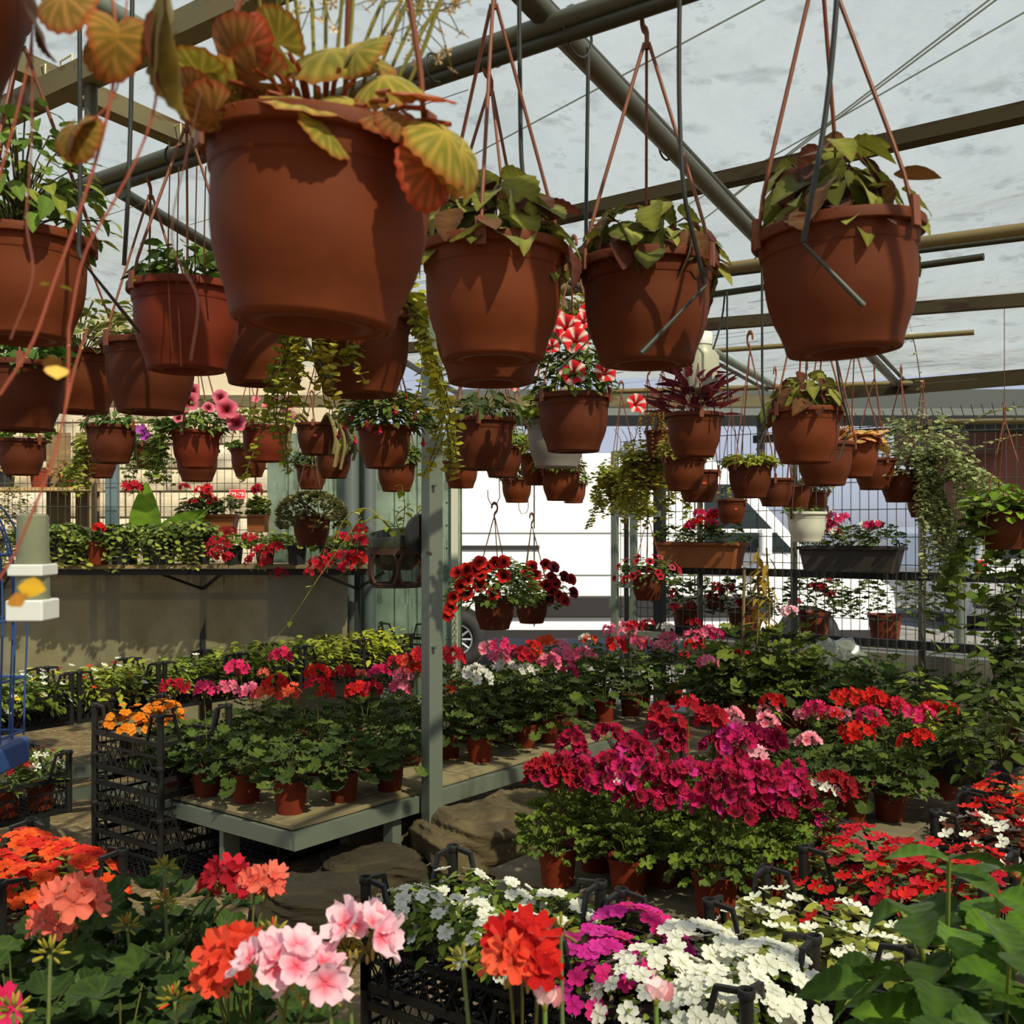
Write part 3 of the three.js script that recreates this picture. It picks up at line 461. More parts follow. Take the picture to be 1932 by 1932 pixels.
function rexG(curl) {       // begonia: lopsided heart with pale radiating veins and reddish toothed edge
  const N = 34, pos = [0, 0, 0], col = [1.7, 1.5, 2.0], idx = [], rings = [0.3, 0.55, 0.8, 1];
  rings.forEach((f, r) => { for (let k = 0; k <= N; k++) {
    const t = k / N, a = PI + 0.25 + (PI * 2 - 0.5) * t, rad = f * 0.52 * (0.96 + 0.04 * cos(a * 3 + 0.5)) * (f === 1 && k % 2 ? 0.95 : 1) * (0.92 + 0.08 * cos(a)), x = cos(a) * rad, z = sin(a) * rad;
    pos.push(x, curl * (x * x * 1.1 + z * z * 0.9) + 0.012 * f * cos(t * PI * 2 * 8), z);
    const vein = k % 4 < 1 && f < 0.95 || (r === 2 && k % 4 === 2), v = f === 1 ? [1.3, 0.45, 0.5] : vein ? [1.75, 1.5, 2.1] : r === 0 ? [1.1, 1.1, 1.1] : [0.85, 0.92, 0.75]; col.push(...v);
  } });
  const n = N + 1; for (let k = 0; k < N; k++) { idx.push(0, 2 + k, 1 + k); for (let f = 0; f < 3; f++) { const a = 1 + f * n + k; idx.push(a, a + 1, a + n, a + 1, a + n + 1, a + n); } }
  return rawG(pos, col, idx).translate(0.34, 0, 0);
}
const FG = {
  ger: petalsG({ w: 0.44, cup: 0.35, ruffle: 0.4, inner: [0.75, 0.7, 0.7], rows: 2 }),
  gerPink: petalsG({ w: 0.46, cup: 0.45, ruffle: 0.35, inner: [1, 0.22, 0.3], mid: [1, 0.5, 0.6], rim: [1.05, 0.95, 1], rows: 3 }),
  regal: petalsG({ w: 0.5, cup: 0.5, ruffle: 0.7, inner: [0.1, 0.05, 0.06], mid: [0.3, 0.1, 0.12], rim: [0.78, 0.5, 0.5], top: null, rows: 3 }),
  regalLow: petalsG({ w: 0.48, cup: 0.5, ruffle: 0.6, inner: [0.6, 0.5, 0.6], mid: [0.95, 1, 1], rim: [1, 1.1, 1], top: { n: 2, inner: [0.08, 0.04, 0.05], mid: [0.2, 0.08, 0.1], rim: [0.66, 0.5, 0.42] }, rows: 3 }),
  imp: petalsG({ w: 0.5, cup: 0.06, notch: 0.12, inner: [0.85, 0.9, 0.85], rows: 2, eye: [0.9, 0.6, 0.35] }),
  beg: petalsG({ n: 4, w: 0.5, cup: 0.25, notch: 0, sizes: [1, 0.66], rows: 2, eye: [1, 0.7, 0.1] }),
  small: petalsG({ w: 0.4, cup: 0.15, rows: 1 }),
  pet: funnelG({}), petStar: funnelG({ throat: [0.6, 0.02, 0.03], mid: [0.85, 0.02, 0.03], rim: [0.85, 0.03, 0.035], stripe: [0.95, 0.9, 0.82] }), petPink: funnelG({ throat: [0.35, 0.05, 0.1], mid: [0.95, 0.8, 0.85], rim: [1.05, 1, 1] }),
};
FG.bud = new THREE.SphereGeometry(0.5, 6, 5).scale(0.42, 1, 0.42);
// ---------------------------------------------------------------- pots
const hangG = (() => {     // hanging pot of diameter 1: rolled rim, collar, bellied wall, foot with sunk ring; hook gear of height 1
  const pot = lathe([[0.31, 0.0], [0.325, 0.003], [0.334, 0.018], [0.343, 0.065], [0.365, 0.13], [0.396, 0.2], [0.42, 0.28], [0.434, 0.37], [0.441, 0.47], [0.443, 0.575], [0.455, 0.58], [0.467, 0.68], [0.45, 0.68], [0.44, 0.6], [0.42, 0.42], [0.36, 0.2], [0.31, 0.02]], 44);
  const rim = lathe([[0.462, 0.665], [0.498, 0.662], [0.502, 0.672], [0.5, 0.722], [0.492, 0.73], [0.46, 0.73], [0.452, 0.72], [0.452, 0.68]], 44);
  const foot = lathe([[0.33, 0.018], [0.3, -0.002], [0.285, -0.002], [0.28, 0.01], [0.25, 0.012], [0.245, 0.0], [0.2, 0.0], [0.195, 0.14], [0.02, 0.15], [0.0, 0.15]], 40);
  const arms = [0, 1, 2].map((k) => { const a = k * PI * 2 / 3 + 0.55, x = cos(a), z = sin(a); return new MB().tube([V(x * 0.49, 0, z * 0.49), V(x * 0.475, 0.06, z * 0.475), V(x * 0.2, 0.55, z * 0.2), V(x * 0.02, 0.86, z * 0.02)], 0.0125, [1, 1, 1], 6, 8).add(BOX, new THREE.Matrix4().makeRotationY(-a).setPosition(x * 0.505, -0.0, z * 0.505).multiply(new THREE.Matrix4().makeScale(0.02, 0.09, 0.07))).geo(); });
  const hook = new MB().tube([V(0, 0.84, 0), V(0, 0.905, 0), V(0.05, 0.94, 0), V(0.06, 0.99, 0), V(0.0, 1.025, 0), V(-0.055, 1.0, 0), V(-0.06, 0.965, 0)], 0.019, [1, 1, 1], 6, 18).geo();
  const soil = new THREE.CircleGeometry(0.445, 24).rotateX(-PI / 2).translate(0, 0.66, 0);
  return { pot, rim, foot, arms, hook, soil };
})();
const nurseryG = (() => ({ pot: lathe([[0, 0.012], [0.34, 0.012], [0.35, 0], [0.37, 0.01], [0.455, 0.78], [0.485, 0.785], [0.5, 0.9], [0.485, 0.9], [0.45, 0.78], [0.44, 0.75]], 28), soil: new THREE.CircleGeometry(0.455, 20).rotateX(-PI / 2).translate(0, 0.8, 0) }))();
const HANG = [];
function hangingPot(px, rimY, w, label, { D = 0.27, mat: pm = M.pot, tilt = 0, hookY = GRID, turn, wireM = M.hanger, sticker = false, group, name = 'hanging_planter' } = {}) {
  const d = D * F / w, rim = P(px, rimY, d), g = thing(name, label, 'hanging plant', V(rim.x, rim.y - 0.7 * D, rim.z), 0, group);
  g.rotation.z = tilt; const t = turn ?? (px * 0.37) % 6.28;
  const add = (n, geo, m, sy = D) => { const o = part(g, n, geo, m); o.scale.set(D, sy, D); return o; };
  const body = add('pot', hangG.pot, pm), r = part(body, 'rim', hangG.rim, pm); part(body, 'foot_ring', hangG.foot, pm); void r;
  add('soil', hangG.soil, M.soil);
  const hh = hookY - rim.y;
  for (const a of hangG.arms) { const o = add('hanger_arm', a, wireM, hh); o.rotation.y = t; o.position.y = 0.71 * D; }
  const hk = add('hook', hangG.hook, wireM, 1); hk.scale.set(0.45, hh, 0.45); hk.rotation.y = t; hk.position.y = 0.71 * D; hk.scale.set(0.27, hh, 0.27);
  if (sticker) { const s = part(body, 'price_sticker', boxG(0.085, 0.055, 0.004), M.sticker, 'orange price sticker'); s.position.set(0.05, 0.42, 0.445); s.rotation.x = 0.06; }
  const info = { g, D, top: 0.70 * D, d, R: D / 2, hookY }; HANG.push(info); return info;
}
function nurseryPot(g, D, m = M.nursery, name = 'pot') { const o = part(g, name, nurseryG.pot, m); o.scale.setScalar(D); part(o, 'soil', nurseryG.soil, M.soil); return o; }

// ---------------------------------------------------------------- plant builders
const GREEN = { ger: ['#3a5528', '#456030', '#324a26', '#506c38'], regal: ['#567433', '#62823a', '#48642c'], dark: ['#2f4522', '#3a5228'], coleus: ['#66783e', '#556634', '#7a8c4c', '#5d4632', '#4f2e2a', '#70823f'] };
const shades = (hexes) => hexes.map(rgb);
function dome(mb, { n, R, h, y0 = 0, geos, s0, s1, cols, fill = 0.5, droop = 0.2, cx = 0, cz = 0, low = 0.02 }) {
  for (let k = 0; k < n; k++) {
    const az = rnd() * PI * 2, el = low + (1 - low) * pow(rnd(), 0.8), f = fill + (1 - fill) * sqrt(rnd()), rad = R * f * sqrt(1 - el * el * 0.92), y = y0 + h * f * el;
    const c = pick(cols), v = rr(0.8, 1.2); mb.add(pick(geos), place(V(cx + cos(az) * rad, y, cz - sin(az) * rad), az + rr(-0.7, 0.7), rr(-0.35, 0.5) - droop + el * 0.25, rr(-0.5, 0.5), rr(s0, s1)), c.map((x) => x * v));
  }
  return mb;
}
const foliage = (g, mb, name = 'foliage') => { const o = part(g, name, mb.geo(), foliageM); o.userData.kind = 'stuff'; return o; };
// leaves as single meshes, a few stalks, and a filling of small inner leaves joined into one part
function leafParts(g, { n, R, h, y0, geos, mats, s0, s1, fill = 0.55, droop = 0.3, low = 0, stem = '#5d6f3a', sr = 0.0018, name = 'leaf', inner = 50, innerCols = null, vary = 0.45 }) {
  const st = new MB(), sc = rgb(stem), fc = innerCols ? shades(innerCols) : mats.map((m) => [m.color.r / 1.2, m.color.g / 0.9, m.color.b / 0.58]);
  for (let k = 0; k < n; k++) {
    const az = k * 2.399 + rr(-0.3, 0.3), el = low + (1 - low) * pow((k + 0.5) / n, 0.85), f = fill + (1 - fill) * sqrt(rnd()), rad = R * f * sqrt(max(0, 1 - el * el * 0.95)), p = V(cos(az) * rad, y0 + h * f * el, -sin(az) * rad), s = rr(s0, s1) * (el > 0.8 ? 0.88 : 1);
    p.x -= cos(az) * s * 0.35; p.z += sin(az) * s * 0.35;
    putM(g, name, pick(geos), pick(mats), place(p, az + rr(-0.6, 0.6), rr(-vary, vary) - droop + el * 0.25, rr(-0.5, 0.5), s));
    if (k % 3 === 0) st.tube([V(cos(az) * 0.01, y0 - 0.02, -sin(az) * 0.01), V(p.x * 0.4, y0 + (p.y - y0) * 0.6 + 0.01, p.z * 0.4), p], sr, sc, 4, 4);
  }
  if (inner) dome(st, { n: inner, R: R * 0.8, h: h * 0.85, y0, geos: geos === LG.coleus || geos === LG.mint ? LG.ovate : geos === LG.gerHi ? LG.ger : geos, s0: s0 * 0.7, s1: s1 * 0.8, cols: fc, fill: 0.15, droop: droop * 0.8 });
  if (st.i.length) part(g, 'inner_leaves', st.geo(), foliageM).userData.kind = 'stuff'; return g;
}
// flower head of a pelargonium: stalks and buds in one mesh, every floret a mesh on it
function flowerHead(g, pos, root, { mats, geo = FG.ger, R = 0.05, n = 12, fs = 0.042, stalk = true, buds = 5, tilt = 0, flat = 0.75 }) {
  const st = new MB(), gc = rgb('#6f7d45'), bc = rgb('#9a9a58');
  if (stalk) st.tube([root, root.clone().lerp(pos, 0.6).add(V(0, 0.02, 0)), V(pos.x, pos.y - R * 0.55, pos.z)], 0.0022, gc, 5, 6);
  const hub = V(0, -R * 0.6, 0), dirs = [];
  const sq = V(rr(0.85, 1.2), rr(0.8, 1.1) * flat, rr(0.85, 1.2)); for (let k = 0; k < n; k++) { const el = -0.25 + 1.25 * (1 - (k + 0.5) / n), az = k * 2.399 + rr(-0.4, 0.4), q = sqrt(1 - el * el); dirs.push(V(cos(az) * q, el, sin(az) * q).multiply(sq).multiplyScalar(rr(0.75, 1.15))); }
  for (const v of dirs) st.bar(hub.clone().add(pos), v.clone().multiplyScalar(R * 0.9).add(pos), 0.001, gc, 3);
  for (let k = 0; k < buds; k++) { const az = rnd() * 6.28, v = V(cos(az) * R * 0.7, -R * rr(0.45, 0.95), sin(az) * R * 0.7); st.bar(hub.clone().add(pos), v.clone().add(pos), 0.0008, gc, 3).add(FG.bud, new THREE.Matrix4().makeTranslation(v.x + pos.x, v.y + pos.y, v.z + pos.z).scale(V(0.012, 0.014, 0.012)), bc); }
  const head = part(g, 'flower_head', st.geo(), foliageM); head.userData.pos = null;
  for (const v of dirs) {
    const q = new THREE.Quaternion().setFromUnitVectors(V(0, 1, 0), V(v.x + rr(-0.4, 0.4), v.y + 0.2 + rr(-0.3, 0.3), v.z + 0.3).normalize()).multiply(new THREE.Quaternion().setFromAxisAngle(V(0, 1, 0), rnd() * 6));
    const o = part(head, 'floret', geo, pick(mats)); o.position.copy(pos).addScaledVector(v, R); o.quaternion.copy(q); o.scale.setScalar(fs * rr(0.85, 1.12));
  }
  delete head.userData.pos; return head;
}
const PET = {
  coral: ['#f0583a', '#e94b34', '#f26a48'].map((c) => petalM(c)), red: ['#d8201c', '#c81818', '#e22c22'].map((c) => petalM(c)), crimson: ['#c0182e', '#a81428', '#d02238'].map((c) => petalM(c)),
  hot: ['#e32a6a', '#d8245e', '#ea3c78'].map((c) => petalM(c)), pink: ['#ef6f92', '#ea5f88', '#f48aa6'].map((c) => petalM(c)), white: ['#f0ede0', '#e8e6da', '#f6f3e8'].map((c) => petalM(c)), pale: ['#f4a3b4', '#f7b6c2'].map((c) => petalM(c)), orange: ['#f2602a', '#ee5222'].map((c) => petalM(c)), salmon: ['#f07a66', '#ec6a5a'].map((c) => petalM(c)),
  regal: ['#d81c6a', '#c8185c', '#b81448', '#d8308a'].map((c) => petalM(c)), bicolor: ['#fbe2e8', '#f6d3de'].map((c) => petalM(c)), magenta: ['#d62a9a', '#e03aa6', '#c81e88', '#e02880'].map((c) => petalM(c)), dred: ['#a01020', '#8c0e1c'].map((c) => petalM(c)),
};
const gerMats = GREEN.ger.map((c) => leafM(c)), regalMats = GREEN.regal.map((c) => leafM(c)), coleusMats = GREEN.coleus.map((c) => leafM(c, 0.35));
function geranium(pos, label, { D = 0.15, R = 0.19, h = 0.18, n = 34, heads = [], group, potMat = M.nursery, mats = gerMats, geos = LG.ger, s0 = 0.07, s1 = 0.105, turn = 0, name = 'potted_geranium', headR = 0.05, floret = 0.048, nf = 11, geo, noPot = false, category = 'geranium' }) {
  const g = thing(name, label, category, pos, 0, group); if (!noPot) nurseryPot(g, D, potMat);
  const y0 = noPot ? 0 : D * 0.85; leafParts(g, { n, R, h, y0, geos, mats, s0, s1, low: -0.15 });
  for (const [w, col, sz = 1] of heads) flowerHead(g, w.clone().sub(pos), V(0, y0 + h * 0.5, 0), { mats: PET[col], geo: geo ?? (col === 'pale' || col === 'bicolor' ? FG.gerPink : FG.ger), R: headR * sz, n: nf, fs: floret * sz });
  return g;
}
// trailing shoots: each shoot with its leaves is a part
function shoots(g, { n, R, top, len, leaf, s0, s1, cols, gap = 0.022, spread = 0.35, up = 0.05, stem = '#6a7040', az0 = 0, az1 = PI * 2, pair = 2, name = 'trailing_shoot', lens = [0.5, 1] }) {
  const sc = rgb(stem);
  for (let k = 0; k < n; k++) {
    const mb = new MB(), az = az0 + (az1 - az0) * (k + rnd()) / n, L = len * rr(...lens), out = R + spread * L * rr(0.3, 1), ca = cos(az), sa = -sin(az), c = pick(cols);
    const pts = [V(ca * R * 0.4, top - 0.02, sa * R * 0.4), V(ca * R * 0.9, top + up * rr(0.4, 1.2), sa * R * 0.9), V(ca * (R * 1.12 + 0.01), top - L * 0.2, sa * (R * 1.12 + 0.01)), V(ca * out + rr(-0.03, 0.03), top - L * 0.65, sa * out + rr(-0.03, 0.03)), V(ca * out + rr(-0.04, 0.04), top - L, sa * out + rr(-0.04, 0.04))];
    const cv = new THREE.CatmullRomCurve3(pts), tot = cv.getLength(), m = max(4, floor(tot / gap)); mb.add(new THREE.TubeGeometry(cv, 8, 0.0018, 4), null, sc);
    for (let j = 1; j <= m; j++) { const p = cv.getPointAt(j / m), a0 = rnd() * 6.28, v = rr(0.75, 1.25); for (let q = 0; q < pair; q++) mb.add(leaf.length ? pick(leaf) : leaf, place(p, a0 + q * PI + rr(-0.4, 0.4), rr(-0.5, 0.5), rr(-0.7, 0.7), rr(s0, s1)), c.map((x) => x * v)); }
    part(g, name, mb.geo(), foliageM);
  }
}
function scatterFlowers(g, { n, R, h, y0, geo, mats, s0, s1, low = 0.1, face = 0.6, name = 'flower', sxz = 1, az0 = 0, az1 = PI * 2 }) {
  for (let k = 0; k < n; k++) {
    const az = az0 + (az1 - az0) * ((k * 0.381966 + rr(-0.05, 0.05)) % 1), el = low + (1 - low) * rnd(), q = sqrt(max(0, 1 - el * el)), v = V(cos(az) * q, el, -sin(az) * q), o = part(g, name, geo, pick(mats));
    o.position.set(v.x * R, y0 + v.y * h, v.z * R * sxz); o.quaternion.setFromUnitVectors(V(0, 1, 0), V(v.x + rr(-0.3, 0.3), v.y * 0.8 + face, v.z + rr(-0.3, 0.3) + 0.25).normalize()); o.scale.setScalar(rr(s0, s1));
  }
}
const cratePoint = (c, x, y, z) => V(x, y, z).applyAxisAngle(V(0, 1, 0), c.rotation.y).add(c.position);
// six bedding plants in a crate: low leafy mound, every flower a mesh
function bedding(c, { label, group, category, name, leafCols, leafGeo = LG.ovate, ls0 = 0.022, ls1 = 0.036, nLeaf = 110, geo, mats, nFlower = 16, fs0 = 0.03, fs1 = 0.042, R = 0.115, h = 0.1, cells = [3, 2], y = 0.12, pickMats, low = 0.12, skip = 0, flowerName = 'flower' }) {
  const cols = shades(leafCols), [nx, nz] = cells;
  for (let i = 0; i < nx; i++) for (let j = 0; j < nz; j++) {
    const p = cratePoint(c, (i - (nx - 1) / 2) * CR.L / nx, y, (j - (nz - 1) / 2) * CR.W / nz), g = thing(name, typeof label === 'string' ? label : label(i, j), category, p, 0, group);
    foliage(g, dome(new MB(), { n: nLeaf, R, h, geos: leafGeo, s0: ls0, s1: ls1, cols, fill: 0.35 }));
    const rb = part(g, 'root_ball', new THREE.CylinderGeometry(0.045, 0.035, 0.1, 10).translate(0, -0.05, 0), M.soil); void rb;
    const ms = pickMats ? pickMats(i, j) : mats; scatterFlowers(g, { n: nFlower, R: R * 1.04, h: h * 1.12, y0: 0, geo, mats: ms, s0: fs0, s1: fs1, low, name: flowerName });
  }
}

// ---------------------------------------------------------------- hanging pots
const C = shades;
const coleus = (i, n = 46, o = {}) => leafParts(i.g, { n, R: i.D * 0.58, h: i.D * 0.6, y0: i.top - 0.01, geos: LG.coleus, mats: o.mats ?? coleusMats, s0: i.D * 0.22, s1: i.D * 0.34, stem: '#4a3328', low: 0.03, fill: 0.55, droop: 0.75, vary: 0.6, inner: 60, ...o });
const mound = (i, cols, o = {}) => foliage(i.g, dome(new MB(), { n: 420, R: i.D * 0.62, h: i.D * 0.55, y0: i.top, geos: LG.ovate, s0: i.D * 0.11, s1: i.D * 0.18, cols: C(cols), fill: 0.3, droop: 0.3, ...o }));
seed(101);
{ // large begonia pot
  const i = hangingPot(590, 292, 462, 'largest terracotta hanging pot with a pale-veined begonia in flower', { mat: M.pot, tilt: -0.07, turn: 0.05 });
  const rexM = ['#949a48', '#868e40', '#a3a254', '#7f6236', '#9a5a38'].map((c) => leafM(c, 0.4)), D = i.D, y = i.top;
  const L = [[545, 100, 0.15, 1.0, 190, 0, 1], [668, 152, 0.2, 1.1, 130, 1, 0], [505, 175, -0.12, 0.75, 175, 2, 0], [430, 152, 3.05, 0.55, 120, 2, 1], [480, 130, 1.95, 1.2, 105, 0, 4], [620, 105, 0.5, 1.1, 100, 0, 2], [735, 172, -0.02, 0.5, 120, 2, 4], [800, 205, -0.75, 1.1, 140, 1, 0], [815, 262, -1.5, 1.3, 125, 0, 4], [500, 120, 2.9, 1.1, 120, 1, 3], [540, 150, 3.3, 1.2, 120, 0, 3], [440, 200, 3.6, 0.9, 100, 1, 3], [600, 165, -0.3, 1.0, 150, 1, 0], [690, 200, -0.4, 0.9, 110, 0, 3], [395, 205, 2.6, 1.0, 90, 0, 3], [640, 130, 0.9, 1.2, 110, 0, 1], [560, 120, 2.4, 1.1, 120, 2, 0], [730, 190, -0.6, 1.2, 100, 1, 3], [470, 165, 3.5, 0.8, 110, 1, 0], [780, 230, -0.2, 1.2, 100, 0, 1], [590, 200, -0.9, 1.0, 110, 2, 1], [850, 235, -1.1, 1.3, 120, 1, 0]];
  const st = new MB(); i.g.updateMatrixWorld();
  for (const [px, py, th, rol, w, gi, mi] of L) { const d = 1.045 + (py < 120 ? 0.06 : py < 170 ? 0.03 : 0) + rr(-0.01, 0.01), q = i.g.worldToLocal(P(px, py, d)); putM(i.g, 'leaf', LG.rex[gi], rexM[mi], place(q, 0, th, rol * 0.62, w / F * d / 0.8)); st.tube([V(q.x * 0.3, y - 0.01, q.z * 0.3), V(q.x * 0.7, y + (q.y - y) * 0.7 + 0.01, q.z * 0.8), q], 0.0028, rgb('#9a5a3c'), 5, 5); }
  part(i.g, 'leaf_stalks', st.geo(), foliageM);
  for (let k = 0; k < 14; k++) { // airy sprays of tiny white flowers
    const f = new MB(), x = -0.07 + 0.013 * k, gc = rgb('#8a9450'), tip = V(x * 1.5 + rr(-0.02, 0.02), y + rr(0.2, 0.3), rr(-0.06, 0.06)); f.tube([V(x * 0.5, y, 0), V(x, y + 0.11, 0.01), tip], 0.0022, gc, 5, 6);
    for (let q = 0; q < 9; q++) { const p = tip.clone().add(V(rr(-0.045, 0.045), rr(-0.1, 0.03), rr(-0.04, 0.04))); f.tube([tip.clone().lerp(V(x, y + 0.11, 0.01), rr(0.1, 0.6)), p], 0.0008, gc, 3, 2).add(FG.small, place(p, rnd() * 6, rr(-1, 1), rr(-1, 1), 0.014), rgb('#f2efdc')); }
    part(i.g, 'flower_spray', f.geo(), foliageM);
  }
}
coleus(hangingPot(931, 478, 288, 'terracotta hanging pot of purple-backed coleus with its clip facing forward', { turn: -1.45 - 0.55 - 1.25 }), 62);
hangingPot(926, 556, 240, 'terracotta hanging pot half hidden behind the forward-clipped coleus pot', { mat: M.pot2 });
coleus(hangingPot(1220, 503, 265, 'terracotta hanging pot of spreading coleus under the hook on the dark pipe', { turn: 2.0, mat: M.pot2 }), 56, { R: 0.165, h: 0.14 });
coleus(hangingPot(1593, 443, 318, 'terracotta hanging pot of tall coleus with a drip stake across it', { D: 0.275, tilt: 0.06, turn: -0.35, mat: M.pot2 }), 46, { h: 0.19, R: 0.14 });
{ const i = hangingPot(40, 458, 262, 'terracotta hanging pot of tall green mint-like plants below the rusty corner', { turn: 1 }); leafParts(i.g, { n: 160, R: 0.19, h: 0.28, y0: i.top, geos: LG.mint, mats: ['#56803c', '#4a7034', '#628c46', '#7f9a4c'].map((c) => leafM(c)), s0: 0.034, s1: 0.052, low: 0.02, stem: '#4a4a2c', droop: 0.45, fill: 0.45, inner: 90 }); }
{ const i = hangingPot(352, 548, 217, 'dusty red hanging pot of green leaves with thin stems hanging over it', { mat: M.potRed, turn: 2.4 }); leafParts(i.g, { n: 55, R: 0.14, h: 0.12, y0: i.top, geos: LG.mint, mats: ['#55813c', '#4a7034', '#3f5f30'].map((c) => leafM(c)), s0: 0.04, s1: 0.065, low: 0.02 }); const st = new MB(); for (const [x, l] of [[0.02, 0.2], [0.06, 0.13], [0.08, 0.1], [0.0, 0.17]]) st.tube([V(x, i.top + 0.25, 0.12), V(x + 0.006, i.top, 0.15), V(x + 0.012, i.top - l, 0.142)], 0.0016, rgb('#5a3a2a'), 4, 8); part(i.g, 'dry_runner', st.geo(), foliageM); }
{ const i = hangingPot(284, 652, 182, 'brown hanging pot of white-edged leaves tucked behind the dusty red pot', { mat: M.pot3 }); leafParts(i.g, { n: 70, R: 0.14, h: 0.13, y0: i.top, geos: [LG.vari], mats: ['#5f7a44', '#6c8650'].map((c) => leafM(c)), s0: 0.035, s1: 0.055 }); }
{ const i = hangingPot(150, 670, 155, 'brown hanging pot overflowing with white-edged leaves', { mat: M.pot2 }); leafParts(i.g, { n: 110, R: 0.19, h: 0.2, y0: i.top, geos: [LG.vari], mats: ['#5f7a44', '#6c8650', '#56723c'].map((c) => leafM(c)), s0: 0.04, s1: 0.06 }); }
{ const i = hangingPot(38, 692, 172, 'brown hanging pot of glossy green leaves under the mint pot', { mat: M.pot3 }); leafParts(i.g, { n: 40, R: 0.15, h: 0.08, y0: i.top, geos: LG.coleus, mats: ['#3f6a38', '#4c7a42'].map((c) => leafM(c)), s0: 0.05, s1: 0.08 }); }
{ const i = hangingPot(487, 610, 165, 'brown hanging pot of low greens hidden behind the begonia pot', { mat: M.pot2 }); mound(i, ['#4d6a34', '#5f7c3f']); }
{ const i = hangingPot(680, 603, 205, 'terracotta hanging pot of creeping jenny with lime shoots trailing down', { mat: M.pot2, turn: 0.2 }); mound(i, ['#7c8f3a', '#93a548'], { geos: [LG.round], n: 200 }); shoots(i.g, { n: 14, R: i.R, top: i.top, len: 0.24, leaf: LG.round, s0: 0.018, s1: 0.028, cols: C(['#93a53f', '#7f9236', '#a4b250']), gap: 0.018, az0: PI * 1.12, az1: PI * 1.55 }); shoots(i.g, { n: 9, R: i.R * 1.05, top: i.top, len: 0.4, leaf: LG.round, s0: 0.018, s1: 0.028, cols: C(['#93a53f', '#7f9236']), gap: 0.018, az0: -0.5, az1: 0.5 }); shoots(i.g, { n: 8, R: i.R * 1.1, top: i.top, len: 0.42, leaf: LG.round, s0: 0.016, s1: 0.026, cols: C(['#7f9236', '#66802f']), gap: 0.02, az0: PI * 0.85, az1: PI * 1.12 }); }
{ const i = hangingPot(1082, 750, 147, 'hanging pot of red and white striped petunias', { mat: M.pot3, turn: 2.2 }); mound(i, ['#48692f', '#55783a', '#3b5726'], { h: 0.22, R: 0.16, n: 420, s0: 0.025, s1: 0.045 }); for (const [x, y, z, s] of [[-0.03, 0.2, 0.08, 0.1], [0.0, 0.15, 0.11, 0.1], [-0.01, 0.035, 0.15, 0.095], [0.1, 0.04, 0.12, 0.08], [-0.08, 0.13, 0.1, 0.06], [0.05, 0.26, 0.05, 0.07], [0.21, -0.06, 0.08, 0.075], [-0.06, 0.24, 0.04, 0.06], [0.03, 0.22, 0.08, 0.07], [-0.2, 0.02, 0.06, 0.08], [-0.1, 0.2, 0.02, 0.06]]) { const o = part(i.g, 'flower', FG.petStar, petalM('#ffffff')); o.position.set(x, i.top + 0.03 + y, z); o.quaternion.setFromUnitVectors(V(0, 1, 0), V(x * 1.5, 0.25, 0.9).normalize()); o.scale.setScalar(s); } shoots(i.g, { n: 5, R: 0.05, top: i.top + 0.1, len: 0.1, leaf: LG.small, s0: 0.02, s1: 0.03, cols: C(['#8f9a48']), up: 0.25 }); }
{ const i = hangingPot(1050, 797, 122, 'pale grey hanging pot behind the striped petunia pot', { mat: M.greyPot }); mound(i, ['#6f8a3e', '#809a4a'], { geos: [LG.round] }); }
{ const i = hangingPot(908, 794, 132, 'hanging pot of dense dark pointed leaves beside the steel post', { mat: M.pot3 }); leafParts(i.g, { n: 90, R: 0.2, h: 0.13, y0: i.top, geos: LG.ovate, mats: ['#3a5230', '#455f38', '#30452a'].map((c) => leafM(c)), s0: 0.03, s1: 0.055, droop: 0.7 }); }
const small = (px, y, w, label, cols, o = {}) => { const i = hangingPot(px, y, w, label, { D: 0.24, mat: pick([M.pot, M.pot2, M.pot3]), ...o }); if (cols) mound(i, cols, o.mound); return i; };
seed(202);
{ const i = small(210, 806, 97, 'hanging pot of glossy heart-leaved greens below the white-edged plants', null); leafParts(i.g, { n: 55, R: 0.15, h: 0.1, y0: i.top, geos: LG.ovate, mats: ['#3f6a34', '#4d7a3e'].map((c) => leafM(c)), s0: 0.035, s1: 0.055, droop: 0.5 }); }
{ const i = small(370, 816, 96, 'hanging pot of pink petunias in front of the stone wall', ['#4a6e34', '#5a803e'], { mat: M.potRed, mound: { R: 0.2, h: 0.16, n: 320, s0: 0.03, s1: 0.05 } }); for (const [x, y, z, s] of [[0, 0.13, 0.12, 0.11], [0.0, 0.19, 0.06, 0.08], [0.17, 0.1, 0.1, 0.11], [0.13, 0.16, 0.06, 0.08], [-0.03, 0.05, 0.17, 0.05], [0.1, 0.1, 0.15, 0.06], [-0.16, 0.13, 0.05, 0.06], [0.21, 0.04, 0.08, 0.1]]) { const o = part(i.g, 'flower', FG.petPink, petalM(pick(['#ee87a0', '#e8768f']))); o.position.set(x, i.top + y, z); o.quaternion.setFromUnitVectors(V(0, 1, 0), V(x * 1.2, 0.25, 0.9).normalize()); o.scale.setScalar(s); } for (const [x, y] of [[-0.22, 0.0], [-0.2, -0.03]]) { const o = part(i.g, 'flower', FG.regalLow, petalM('#c45ad0')); o.position.set(x, i.top + y, 0.1); o.rotation.x = 1.2; o.scale.setScalar(0.055); } shoots(i.g, { n: 9, R: 0.15, top: i.top, len: 0.26, leaf: LG.round, s0: 0.03, s1: 0.045, cols: C(['#4d7334', '#6a8a3e']), az0: 2.6, az1: 3.9, gap: 0.03, spread: 0.5 }); }
small(372, 850, 84, 'hanging pot showing only its base under the pink petunias', null, { mat: M.pot3 });
